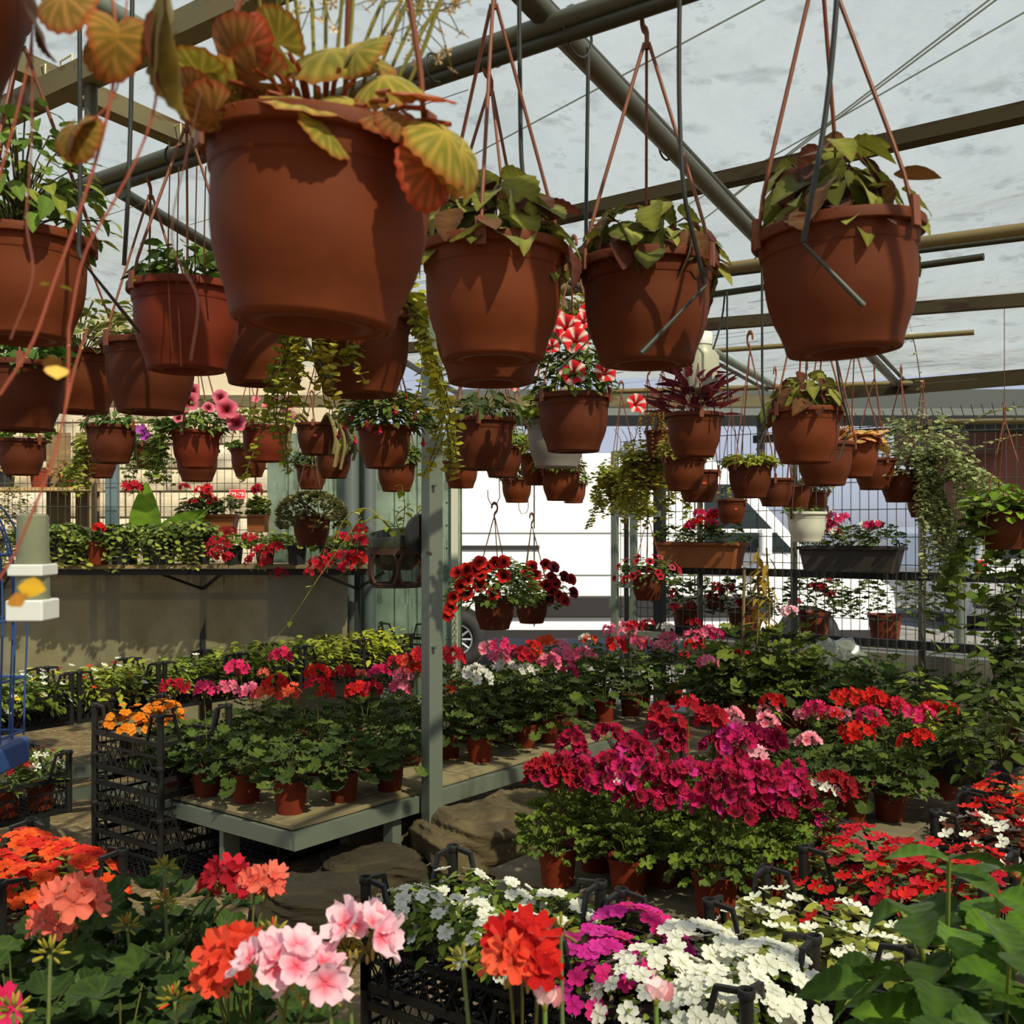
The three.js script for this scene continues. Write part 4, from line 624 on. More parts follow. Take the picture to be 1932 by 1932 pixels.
{ const i = small(500, 807, 92, 'rusty red hanging pot with a pale clover-like seedling', ['#7c9a44', '#92ac50'], { mat: M.potRed, mound: { geos: LG.ger, s0: 0.04, s1: 0.06, n: 60, h: 0.12 } }); for (let k = 0; k < 7; k++) { const o = part(i.g, 'flower', FG.gerPink, pick(PET.pale)); o.position.set(rr(-0.12, 0.16), i.top + rr(0.06, 0.15), rr(-0.08, 0.02)); o.rotation.x = 1; o.scale.setScalar(0.05); } }
small(470, 848, 74, 'brown hanging pot with scalloped leaves hanging below the clover seedling', ['#55803c', '#648e46'], { mound: { geos: LG.ger, n: 40, s0: 0.05, s1: 0.07, h: 0.05 } });
{ const i = small(597, 802, 80, 'hanging pot with furry grey monkey-tail cactus shoots', null, { sticker: true, mat: M.pot3 }); const fur = shades(['#8f9470', '#7d8262', '#a3a684']); for (let k = 0; k < 16; k++) { const az = k < 11 ? rr(-0.9, 0.5) : rr(2.4, 4), L = rr(0.14, 0.26), o = rr(0.12, 0.2), mb = new MB(); mb.tube([V(cos(az) * 0.05, i.top, -sin(az) * 0.05), V(cos(az) * o * 0.8, i.top + 0.05, -sin(az) * o * 0.8 + 0.03), V(cos(az) * (o + 0.04), i.top - L * 0.5, -sin(az) * o + 0.05), V(cos(az) * (o + 0.02), i.top - L, -sin(az) * o + 0.04)], 0.009, pick(fur), 6, 10); part(i.g, 'cactus_shoot', mb.geo(), foliageM); } }
{ const i = small(726, 808, 108, 'hanging pot of fuchsia with red and purple bells', ['#4d6a30', '#5f7a3a', '#3d5828'], { mat: M.pot2, mound: { R: 0.2, h: 0.17, n: 800, s0: 0.03, s1: 0.05 } }); for (const [x, y, z] of [[0.0, -0.02, 0.17], [-0.05, 0.0, 0.18], [0.06, 0.06, 0.16], [0.14, 0.04, 0.12], [0.07, 0.1, 0.1], [-0.12, 0.04, 0.13], [-0.15, 0.0, 0.12], [-0.1, -0.06, 0.16], [0.1, 0.12, 0.08], [0.17, -0.06, 0.1], [-0.18, -0.03, 0.08]]) fuchsiaBell(i.g, V(x, i.top + y, z)); }
function fuchsiaBell(g, p) { const mb = new MB(), r = rgb('#d0202e'), v = rgb('#a8489c'); mb.tube([V(p.x * 0.8, p.y + 0.06, p.z * 0.85), V(p.x, p.y + 0.04, p.z), p], 0.001, rgb('#8a5a3a'), 3, 4).add(FG.bud, new THREE.Matrix4().makeTranslation(p.x, p.y, p.z).scale(V(0.022, 0.03, 0.022)), r); for (let k = 0; k < 4; k++) mb.add(LG.small, place(V(p.x, p.y - 0.006, p.z), k * 1.57 + 0.4, -0.3, 0, 0.026), r); mb.add(FG.bud, new THREE.Matrix4().makeTranslation(p.x, p.y - 0.016, p.z).scale(V(0.03, 0.022, 0.03)), v); part(g, 'fuchsia_bell', mb.geo(), petalM('#ffffff')); }
[[630, 852, 72, 'reddish hanging pot behind the monkey-tail cactus', ['#4d6a30', '#6b8840'], {}], [748, 873, 78, 'hanging pot directly under the fuchsia', ['#5a7a36'], {}], [706, 888, 50, 'small far hanging pot of bright greens before the metal wall', ['#7f9a44', '#6b8a3a'], {}], [588, 880, 62, 'dark small hanging pot under the cactus pot', ['#3c5428'], {}], [40, 832, 92, 'low hanging bowl of round geranium leaves near the cage', ['#55803c', '#668f44'], { mound: { geos: LG.ger, n: 70, s0: 0.05, s1: 0.08 } }], [88, 836, 48, 'small hanging pot of feathery yellow-green leaves near the cage', ['#8ea44a', '#a0b058'], { mound: { geos: LG.lance, n: 200, h: 0.2 } }], [186, 850, 74, 'hanging pot with pale lime trailing leaves by the timber boards', ['#7f9c48', '#93ac56'], {}], [870, 872, 70, 'hanging pot with water-stained wall beside the post', ['#6b8a3e', '#7d9848'], {}], [948, 845, 80, 'hanging pot with orange sticker behind the dark-leaved pot', ['#6b8a3e'], { sticker: true }], [975, 905, 62, 'hanging pot with thin roots dangling above the petunia hook', ['#3c5428'], {}], [1016, 862, 76, 'hanging pot of round lime leaves below the grey pot', ['#7f9c44', '#93ac50'], { mound: { geos: [LG.round] } }], [1058, 890, 78, 'dark hanging pot above the white van', ['#4f6e34', '#62803e'], {}], [1082, 913, 52, 'small red hanging pot beside the dichondra', ['#4f6e34'], {}]].forEach(([px, y, w, l, c, o]) => small(px, y, w, l, c, o));
shoots(HANG.find((h) => /pale lime trailing/.test(h.g.userData.label)).g, { n: 16, R: 0.1, top: 0.17, len: 0.3, leaf: LG.small, s0: 0.03, s1: 0.045, cols: C(['#8ea850', '#6f8f3e']), gap: 0.025, az0: 2.2, az1: 4.6, spread: 0.5 });
{ // dichondra: two pots covered by round leaves
  for (const [px, y, w, l] of [[1172, 902, 66, 'hanging pot hidden in cascading round dichondra leaves'], [1222, 872, 74, 'second hanging pot wrapped in dichondra beside the first']]) { const i = small(px, y, w, l, ['#7d9444', '#8fa64f'], { mound: { geos: [LG.round], n: 300, R: 0.2, h: 0.14, s0: 0.025, s1: 0.04 } }); shoots(i.g, { n: 34, R: 0.13, top: i.top, len: 0.36, leaf: LG.round, s0: 0.026, s1: 0.042, cols: C(['#8a9f48', '#73893c', '#9cae58']), gap: 0.022, spread: 0.3, lens: [0.4, 1] }); }
}
{ const i = small(1310, 784, 112, 'hanging pot of purple tradescantia with upright pointed leaves', null, { mat: M.pot2, D: 0.26 }); leafParts(i.g, { n: 60, R: 0.2, h: 0.2, y0: i.top, geos: LG.sword, mats: ['#6a3048', '#5a2840', '#7a3a54'].map((c) => leafM(c)), s0: 0.09, s1: 0.14, droop: -0.35, stem: '#6a3a44' }); }
{ const i = small(1250, 815, 70, 'brown hanging pot of thick knobbly sedum tails', null, { mat: M.pot3, D: 0.22 }); const cs = shades(['#8c7a48', '#7d6c3c', '#9a8850']); for (let k = 0; k < 16; k++) { const mb = new MB(), az = rr(1.2, 5.2), L = rr(0.08, 0.3), r = rr(0.08, 0.15); for (let q = 0; q < 22; q++) { const t = q / 22, p = V(cos(az) * r * min(1, t * 3 + 0.4), i.top + 0.07 - L * t * t * 1.3 + 0.05 * (1 - t), -sin(az) * r * min(1, t * 3 + 0.4)); mb.add(FG.bud, new THREE.Matrix4().makeTranslation(p.x + rr(-0.006, 0.006), p.y, p.z + rr(-0.006, 0.006)).scale(V(0.034, 0.012, 0.034)), pick(cs)); } part(i.g, 'sedum_tail', mb.geo(), foliageM); } }
[[1290, 866, 86, 'hanging pot with green burro-tail shoots under the sedum', ['#7d8a4a'], { sticker: false }], [1318, 890, 82, 'wide hanging pot with an orange sticker above the window box', null, { sticker: true }], [1415, 878, 88, 'hanging pot with lime seedlings and crossed drip stakes', ['#8fa848', '#7d9640'], { mound: { h: 0.06 } }], [1380, 944, 60, 'small hanging pot with an orange sticker in front of the fence', ['#7d8a4a'], { sticker: true, mound: { n: 60 } }], [1462, 905, 72, 'red hanging pot with a trailing vine end in the crowded far row', null, {}], [1500, 918, 62, 'far hanging pot with a taped drip stake', null, {}], [1535, 930, 58, 'farthest red hanging pot above the dark window box', ['#6b7a3c'], {}]].forEach(([px, y, w, l, c, o]) => small(px, y, w, l, c, o));
coleus(hangingPot(1520, 776, 140, 'terracotta hanging pot of coleus with one arm straight in front', { mat: M.pot, turn: -1.57 - 0.55 }), 44);
hangingPot(1556, 838, 112, 'brown hanging pot overlapped by the straight-armed coleus pot', { mat: M.pot2, D: 0.25 });
{ const i = hangingPot(1612, 834, 96, 'hanging pot with pale striped begonia leaves drooping over the rim', { mat: M.pot, D: 0.26 }); leafParts(i.g, { n: 14, R: 0.15, h: 0.08, y0: i.top, geos: LG.rex, mats: ['#a9a468', '#b3a888'].map((c) => leafM(c)), s0: 0.09, s1: 0.13 }); }
hangingPot(1650, 868, 80, 'hanging pot beside the variegated cascade with a dark collar', { mat: M.pot2, D: 0.26 });
{ // big variegated cascade
  const i = hangingPot(1700, 890, 82, 'hanging pot with a huge cascade of small white-edged leaves', { mat: M.pot2, D: 0.27 }), cols = C(['#6c8553', '#7b9462', '#617a4b']), o = { leaf: LG.variS, s0: 0.026, s1: 0.042, cols, gap: 0.024, stem: '#5d5232' };
  foliage(i.g, dome(new MB(), { n: 900, R: 0.36, h: 0.42, y0: i.top - 0.05, geos: [LG.variS], s0: 0.03, s1: 0.048, cols, cx: 0.1, fill: 0.3 }));
  shoots(i.g, { n: 60, R: 0.17, top: i.top + 0.05, len: 0.85, spread: 0.28, az0: -1.5, az1: 0.35, lens: [0.35, 1], ...o }); shoots(i.g, { n: 16, R: 0.35, top: i.top + 0.08, len: 0.65, spread: 0.3, az0: -1.2, az1: 0.25, lens: [0.4, 1], ...o }); shoots(i.g, { n: 14, R: 0.5, top: i.top - 0.05, len: 0.5, spread: 0.15, az0: -1.1, az1: 0.2, ...o });
  for (const pts of [[[0, 0.1], [0.1, 0.45], [0.05, 0.85], [0.0, 1.0]], [[0.1, 0.1], [0.5, 0.35], [0.85, 0.42]], [[0.2, 0.05], [0.6, 0.2], [0.95, 0.25]], [[0.3, -0.1], [0.6, -0.15], [0.95, -0.32]]]) { const mb = new MB(), cv = new THREE.CatmullRomCurve3(pts.map(([x, y]) => V(x, i.top + y, 0.05))); mb.add(new THREE.TubeGeometry(cv, 12, 0.003, 4), null, rgb('#5d5232')); for (let k = 3; k < 22; k++) for (const s of [0, PI]) mb.add(LG.variS, place(cv.getPointAt(k / 21.5), rr(-0.5, 0.5) + s + 1.5, rr(-0.2, 0.6), 0, rr(0.025, 0.045)), pick(cols)); part(i.g, 'trailing_shoot', mb.geo(), foliageM); }
}
{ const i = small(1742, 930, 66, 'deep shaded hanging pot under the variegated cascade', null, { mat: M.pot3 }); void i; }
solo('wire_hook', barG(V(P(1895, 968, 5.45).x, P(1850, 770, 5.45).y - 0.02, -5.45), V(P(1895, 968, 5.45).x, EYE + filmH(2.56, 5.45) + 0.01, -5.45), 0.002), M.wire, 'straight wire drop above the bright green ivy pot', 'hook');
{ const i = hangingPot(1895, 968, 98, 'hanging pot of bright green ivy at the street end of the fence', { mat: M.pot3, D: 0.27, hookY: P(1850, 770, 5.45).y }); leafParts(i.g, { n: 90, R: 0.22, h: 0.2, y0: i.top - 0.03, geos: [LG.ivy], mats: ['#6f9a34', '#5d8a2e', '#86ae44'].map((c) => leafM(c)), s0: 0.05, s1: 0.075 }); shoots(i.g, { n: 18, R: 0.16, top: i.top, len: 0.8, leaf: LG.ivy, s0: 0.05, s1: 0.07, cols: C(['#4c6a2c', '#3f5826', '#6a9034']), gap: 0.05, az0: -0.9, az1: 3.9, lens: [0.3, 1] }); }
{ const i = hangingPot(1522, 968, 78, 'white hanging bowl in front of the fence', { mat: M.whiteBowl, D: 0.25, wireM: M.wire }); mound(i, ['#4d6a34'], { n: 60, h: 0.04 }); }
{ // trailing ivy geranium with red flowers
  const i = small(280, 840, 60, 'hanging pot of trailing ivy geranium with one red flower cluster', ['#4d7334', '#608840'], { D: 0.22, mound: { geos: LG.ger, n: 60, s0: 0.04, s1: 0.06 } }); shoots(i.g, { n: 14, R: 0.1, top: i.top, len: 0.34, leaf: LG.ger, s0: 0.03, s1: 0.045, cols: C(['#3f5f2c', '#4d7034']), gap: 0.035 });
  flowerHead(i.g, V(-0.06, i.top - 0.3, 0.12), V(0, i.top, 0.08), { mats: PET.crimson, R: 0.055, n: 14, fs: 0.055 });
}
// lower baskets on long hooks
function bowl(px, y, w, label, o) { const i = hangingPot(px, y, w, label, { D: 0.25, ...o }); return i; }
{ const i = bowl(588, 976, 76, 'low hanging bowl of grey-green succulent rosettes beside the metal wall', { mat: M.pot3, wireM: M.wire, hookY: EYE + 0.62 }); const cs = shades(['#76866a', '#66785e', '#8a977a']); const mb = new MB(); for (let k = 0; k < 330; k++) { const az = rnd() * 6.28, el = rr(-0.35, 1), q = sqrt(1 - el * el), p = V(cos(az) * q * 0.21, i.top + 0.0 + el * (el > 0 ? 0.15 : 0.22), sin(az) * q * 0.21), c = pick(cs); for (let j = 0; j < 7; j++) mb.add(LG.small, place(p, j * 0.9 + rnd(), rr(0.1, 1.2), 0, 0.034), c); } foliage(i.g, mb, 'rosettes'); }
const petuniaCols = ['#4a6832', '#58783c', '#3d5829'];
{ const redM = ['#d02018', '#c01a16', '#de2c1e'].map((c) => petalM(c)), i = bowl(933, 1128, 84, 'hanging basket of large red petunias in front of the white van', { mat: M.pot3, wireM: M.wire, hookY: P(932, 955, 6).y, D: 0.25 });
  foliage(i.g, dome(new MB(), { n: 760, R: 0.26, h: 0.25, y0: i.top - 0.02, geos: LG.ovate, s0: 0.035, s1: 0.055, cols: C(petuniaCols), low: -0.08 }));
  for (const [px, py] of [[880, 1075], [862, 1080], [905, 1062], [882, 1095], [907, 1085], [950, 1087], [905, 1105], [930, 1120], [855, 1128], [880, 1120], [850, 1148], [845, 1160], [950, 1060], [897, 1075], [935, 1062], [917, 1070], [870, 1105]]) { const p = P(px, py, i.d - 0.2).sub(i.g.position), o = part(i.g, 'flower', FG.pet, pick(redM)); o.position.copy(p); o.quaternion.setFromUnitVectors(V(0, 1, 0), V(p.x * 1.6, 0.3 + rr(-0.2, 0.2), 0.8).normalize()); o.scale.setScalar(rr(0.075, 0.095)); }
  const j = bowl(1003, 1128, 68, 'hanging basket of dark red petunias behind the large red ones', { mat: M.pot3, wireM: M.wire, hookY: P(988, 972, 7).y, D: 0.25 });
  foliage(j.g, dome(new MB(), { n: 560, R: 0.26, h: 0.23, y0: j.top - 0.04, geos: LG.ovate, s0: 0.03, s1: 0.05, cols: C(petuniaCols), low: -0.08 })); const dm = ['#8c1420', '#6a1228', '#a81a1e'].map((c) => petalM(c));
  for (const [px, py, q] of [[1003, 1068, 1], [1010, 1085, 1], [992, 1082, 1], [1008, 1105, 1], [1045, 1070, 0], [1030, 1065, 0], [1040, 1090, 0], [1078, 1093, 0], [1065, 1088, 0], [1082, 1118, 0], [1040, 1115, 0], [1055, 1125, 0], [1065, 1133, 0], [1030, 1105, 0], [1048, 1100, 0], [1035, 1130, 0]]) { const p = P(px, py, j.d - 0.2).sub(j.g.position), o = part(j.g, 'flower', FG.pet, q ? pick(redM) : pick(dm)); o.position.copy(p); o.quaternion.setFromUnitVectors(V(0, 1, 0), V(p.x * 2, 0.3, 0.7).normalize()); o.scale.setScalar(0.09); }
  for (const [px, y0, d] of [[932, 955, 5.9], [988, 972, 7.28]]) { const t = P(px, y0, d); solo('wire_hook', tubeG([V(t.x + 0.03, GRID + 0.02, t.z), V(t.x + 0.03, t.y + 0.12, t.z), V(t.x + 0.03, t.y + 0.04, t.z), V(t.x, t.y + 0.0, t.z), V(t.x - 0.03, t.y + 0.03, t.z), V(t.x - 0.035, t.y + 0.09, t.z)], 0.003, 6, 24), M.wire, px < 950 ? 'bent wire hook holding the large red petunia basket' : 'bent wire hook holding the dark petunia basket', 'hook'); }
  const k = bowl(1222, 1086, 66, 'small hanging basket of pinkish red petunias at the gate', { mat: M.pot3, wireM: M.hanger, hookY: P(1222, 975, 7.3).y + 0.05, D: 0.24 });
  foliage(k.g, dome(new MB(), { n: 300, R: 0.22, h: 0.16, y0: k.top - 0.03, geos: LG.ovate, s0: 0.03, s1: 0.045, cols: C(['#5f7c40', '#4d6a34']), low: -0.3 })); scatterFlowers(k.g, { n: 22, R: 0.23, h: 0.17, y0: k.top - 0.02, geo: FG.pet, mats: ['#d02a44', '#c42238', '#d84a6a'].map((c) => petalM(c)), s0: 0.05, s1: 0.065, low: -0.1, face: 0.2 });
  const t = P(1222, 975, 7.3); solo('wire_hook', barG(V(t.x, t.y + 0.04, t.z), V(t.x, GRID + 0.01, t.z), 0.003), M.wire, 'straight wire drop above the basket at the gate', 'hook');
}
// drip tubes with stakes
const drip = (label, pts, d, stake) => { const t = thing('drip_line', label, 'drip line', P(pts[0][0], pts[0][1], d)); const loc = ([x, y, dd = d]) => P(x, y, dd).sub(t.position), up = loc(pts[0]); up.y = GRID - t.position.y; part(t, 'tube', tubeG(up.y > 0.03 ? [up, ...pts.map(loc)] : pts.map(loc), 0.0042, 7, 30), M.drip); if (stake) { const a = loc(stake[0]), b = loc(stake[1]); part(t, 'stake', new MB().add(new THREE.CylinderGeometry(0.0022, 0.0048, 1, 6), barM(b, a, 1, 1)).geo(), M.stake); } };
drip('dark drip tube hanging straight beside the forward-clipped coleus pot', [[979, -60], [981, 150], [984, 300], [990, 360]], 1.9);
drip('thin dark drip tube hanging from the crossed roof pipes', [[1110, 90], [1108, 250], [1106, 400], [1106, 470]], 2.2);
drip('thick drip tube bent over the spreading coleus pot with its stake', [[1283, -60, 1.8], [1282, 200, 1.8], [1292, 370, 1.8], [1312, 460, 1.82], [1330, 535, 1.84]], 1.8, [[1332, 538, 1.84], [1210, 667, 1.8]]);
drip('thick drip tube bent over the tall coleus pot with its stake', [[1582, -60, 1.5], [1560, 200, 1.5], [1530, 380, 1.5], [1516, 456, 1.51]], 1.5, [[1514, 458, 1.51], [1630, 577, 1.5]]);
drip('thick dark hose dropping behind the hanging leaves to the dusty red pot', [[250, -60, 1.9], [247, 200, 1.9], [240, 400, 1.9], [234, 500, 1.95]], 1.9);
drip('dark drip tube with a stake slanting down to the white-edged plants', [[150, 440, 1.9], [148, 470, 1.9], [152, 488, 1.9]], 1.9, [[150, 486, 1.9], [262, 625, 2.3]]);
drip('dark drip tube over the creeping jenny with a long stake', [[560, 560, 2.42], [553, 595, 2.42], [551, 602, 2.42]], 2.42, [[552, 600, 2.42], [628, 726, 2.44]]);
drip('drip tube and stake crossing the striped petunia flowers', [[1113, 640, 3.4], [1116, 630, 3.4], [1118, 622, 3.4]], 3.4, [[1113, 640, 3.4], [1052, 700, 3.4]]);
drip('long thin drip tube hanging before the far coleus pot', [[1438, 448, 3.6], [1438, 620, 3.6], [1440, 760, 3.6], [1446, 800, 3.6]], 3.6, [[1446, 805, 3.6], [1428, 850, 3.6]]);
drip('drip tube hanging by the variegated cascade with a pale stake', [[1578, 670, 3.7], [1588, 740, 3.7], [1604, 805, 3.7]], 3.7, [[1604, 808, 3.7], [1580, 868, 3.7]]);
drip('drip tube looping under the short irrigation pipe', [[1368, 552, 4.56], [1362, 600, 4.56], [1345, 660, 4.56], [1318, 720, 4.56]], 4.56);
drip('thin drip tube over the purple tradescantia', [[1372, 640, 4.4], [1372, 700, 4.4], [1374, 760, 4.4]], 4.4);
{ // plastic bottle lamp-like jar hanging among the pots
  const p = P(1322, 690, 4.6), b = thing('plastic_jar', 'pale plastic screw-top jar hanging from the roof pipes', 'jar', V(p.x, p.y - 0.12, p.z)); part(b, 'jar_body', lathe([[0, 0], [0.075, 0], [0.08, 0.02], [0.08, 0.16], [0.05, 0.2], [0.045, 0.22]], 24), mat('#cfcfb8', 0.4, { transmission: 0.3 })); part(b, 'lid', lathe([[0, 0.27], [0.05, 0.265], [0.052, 0.21], [0.046, 0.21]], 24), M.plastic); part(b, 'cord', barG(V(0, 0.26, 0), V(0, GRID - (p.y - 0.12), 0), 0.003), M.wire);
}

{ // thin wires strung between the roof pipes where pots hang
  const rails = []; for (const i of HANG) { const p = i.g.position, a = 0.611 * p.x - 0.792 * p.z, b = 0.792 * p.x + 0.611 * p.z; if (i.hookY < GRID - 0.01 || a < 1.8) continue; const r = rails.find((q) => abs(q.a - a) < 0.012); if (r) { r.b0 = min(r.b0, b); r.b1 = max(r.b1, b); } else rails.push({ a, b0: b, b1: b }); }
  for (const r of rails) { const at = (b) => AX.clone().multiplyScalar(r.a).addScaledVector(BX, b).setY(GRID + 0.005); struct('hanging_wire', barG(at(r.b0 - 0.35), at(r.b1 + 0.35), 0.0011, 5), M.steel, 'thin wire strung between the roof pipes to carry hanging pots', 'wire').userData.group = 'thin wires that carry the far hanging pots'; }
  const near = (px, y, d) => { const p = P(px, y, d); return V(p.x, GRID, p.z); };
  pipe('roof_pipe', [near(590, 292, 1.157).addScaledVector(BX, -0.25), near(590, 292, 1.157).addScaledVector(BX, 1.6)], 0.012, M.darkPipe, 'thin pipe overhead that carries the begonia pot');
  pipe('roof_pipe', [near(931, 478, 1.856).addScaledVector(BX, -0.06), near(931, 478, 1.856).addScaledVector(BX, 1.9)], 0.012, M.darkPipe, 'thin pipe overhead that carries the forward-clipped coleus pot');
}

// ---------------------------------------------------------------- geraniums on the long table: pots at their photo spots, flower heads where the photo shows them
function assign(plants, heads, jitter = 0.06) {    // give each head (pixel, colour) to the plant whose column it stands over
  for (const [px, py, col, sz = 1, dz = 0] of heads) {
    let best = null, bd = 1e9;
    for (const p of plants) { const dx = abs(p.px - px), want = p.topY, dy = py - want, q = dx * 1.0 + abs(dy) * 0.9 + p.heads.length * 12; if (q < bd) { bd = q; best = p; } }
    best.heads.push([P(px, py, best.d - rr(jitter * 0.3, jitter) + dz), col, sz]);
  }
}
const COLW = { coral: 'coral', red: 'red', crimson: 'crimson', hot: 'hot pink', pink: 'pink', white: 'white', pale: 'pale pink', orange: 'orange', salmon: 'salmon', bicolor: 'pale pink', regal: 'magenta', magenta: 'magenta', dred: 'dark red' };
const bloomLabel = (kind, heads, where) => { const w = [...new Set(heads.map((h) => COLW[h[1]]))].slice(0, 2); return w.length ? kind + ' with ' + (w.length > 1 ? w.slice(0, -1).join(', ') + ' and ' + w.at(-1) : w[0]) + ' heads ' + where : kind + ' without open flowers ' + where; };
seed(303);
const spots = (list, h, D, rise) => list.map(([px, py, DD = D]) => { const pos = onY(px, py, h), d = -pos.z; return { px, pos, d, D: DD, heads: [], topY: HOR + (EYE - h - rise) * F / d }; });
{
  const a = spots([[335, 1482], [390, 1500], [465, 1512], [548, 1532, 0.165], [648, 1510], [735, 1490], [420, 1455], [505, 1462], [600, 1460], [690, 1452], [775, 1440], [480, 1425], [570, 1425], [660, 1415], [750, 1405]], TY, 0.15, 0.36);
  assign(a, [[330, 1298, 'crimson', 1.1], [385, 1303, 'hot'], [447, 1264, 'hot', 1.15], [432, 1300, 'pink'], [470, 1308, 'pink', 1.1], [503, 1312, 'coral', 1.15], [548, 1310, 'coral', 1.1], [530, 1238, 'hot', 1.05], [520, 1290, 'red'], [598, 1270, 'red', 1.1], [600, 1290, 'crimson'], [615, 1308, 'red'], [648, 1270, 'crimson'], [672, 1306, 'red', 1.1], [700, 1302, 'crimson'], [718, 1268, 'hot'], [757, 1300, 'pink', 1.15], [760, 1275, 'pink'], [785, 1265, 'red'], [747, 1250, 'crimson'], [775, 1250, 'coral'], [795, 1240, 'crimson', 1.1], [680, 1272, 'salmon', 0.6], [498, 1270, 'salmon', 0.6]]);
  a.forEach((p, k) => geranium(p.pos, k < 6 ? ['potted geranium at the table corner behind the marigolds', 'potted geranium with a crimson head over a leaning pot', 'potted geranium with hot pink heads on the long table', 'potted geranium in the sunlit pot at the corner of the long table', 'potted geranium with red heads on the edge of the long table', 'potted geranium with pink heads next to the steel post'][k] : bloomLabel('potted geranium', p.heads, 'amid the near table crowd'), { D: p.D, heads: p.heads, group: k < 6 ? undefined : 'geraniums crowded on the near half of the long table', potMat: k === 3 ? M.potRed : pick([M.nursery, M.nursery2]), n: k < 6 ? 44 : 26, R: 0.2, h: 0.19, s0: 0.075, s1: 0.11 }));
  const b = spots([[905, 1437], [990, 1410], [1033, 1400], [1070, 1382], [1140, 1360], [1190, 1349], [845, 1430], [940, 1400], [870, 1400], [1000, 1372], [1090, 1352], [950, 1372], [1050, 1345], [1130, 1335], [1210, 1332], [1270, 1328], [880, 1385], [965, 1355], [1060, 1332]], TY, 0.155, 0.5);
  assign(b, [[852, 1243, 'crimson', 1.2], [860, 1302, 'orange', 1.0], [893, 1270, 'white', 0.9], [908, 1282, 'white', 1.0], [955, 1262, 'white', 1.1], [992, 1268, 'white', 0.8], [920, 1228, 'pale', 1.0], [945, 1222, 'hot', 1.05], [965, 1235, 'crimson', 1.1], [940, 1240, 'pink', 1.0], [985, 1238, 'crimson'], [1008, 1240, 'orange', 1.0], [1005, 1220, 'red', 0.8], [1030, 1212, 'orange', 1.0], [1060, 1218, 'pale', 0.9], [1035, 1250, 'pink', 1.1], [1060, 1245, 'pink', 1.2], [1085, 1250, 'hot', 1.0], [1070, 1272, 'hot', 0.9], [1098, 1236, 'pink', 1.1], [1110, 1208, 'orange', 0.8], [1105, 1205, 'white', 0.7], [1150, 1192, 'pink', 0.8], [1160, 1220, 'red', 1.15], [1185, 1215, 'pink', 1.2], [1205, 1212, 'orange', 0.8], [1215, 1218, 'pink', 1.0], [1185, 1188, 'pale', 1.0], [1195, 1183, 'crimson', 0.8], [1222, 1178, 'crimson', 0.8], [1258, 1186, 'white', 0.8], [1250, 1220, 'pale', 1.1], [1262, 1205, 'pink', 1.0], [1310, 1203, 'pink', 1.2], [1310, 1218, 'red', 1.0], [1335, 1195, 'pink', 1.1], [1350, 1200, 'hot', 1.0], [1310, 1176, 'crimson', 0.7], [1292, 1240, 'crimson', 0.7]], 0.05);
  b.forEach((p, k) => geranium(p.pos, k < 3 ? ['potted geranium with white heads beside the steel post', 'potted geranium with pink heads in the larger of two touching pots', 'potted geranium in the smaller of two touching pots'][k] : bloomLabel('potted geranium', p.heads, 'amid the far table crowd'), { D: p.D, heads: p.heads, group: k < 3 ? undefined : 'geraniums crowded on the far half of the long table', potMat: pick([M.nursery, M.nursery2]), n: 34, R: 0.24, h: 0.33, s0: 0.08, s1: 0.115, nf: 9, headR: 0.058, floret: 0.056 }));
}
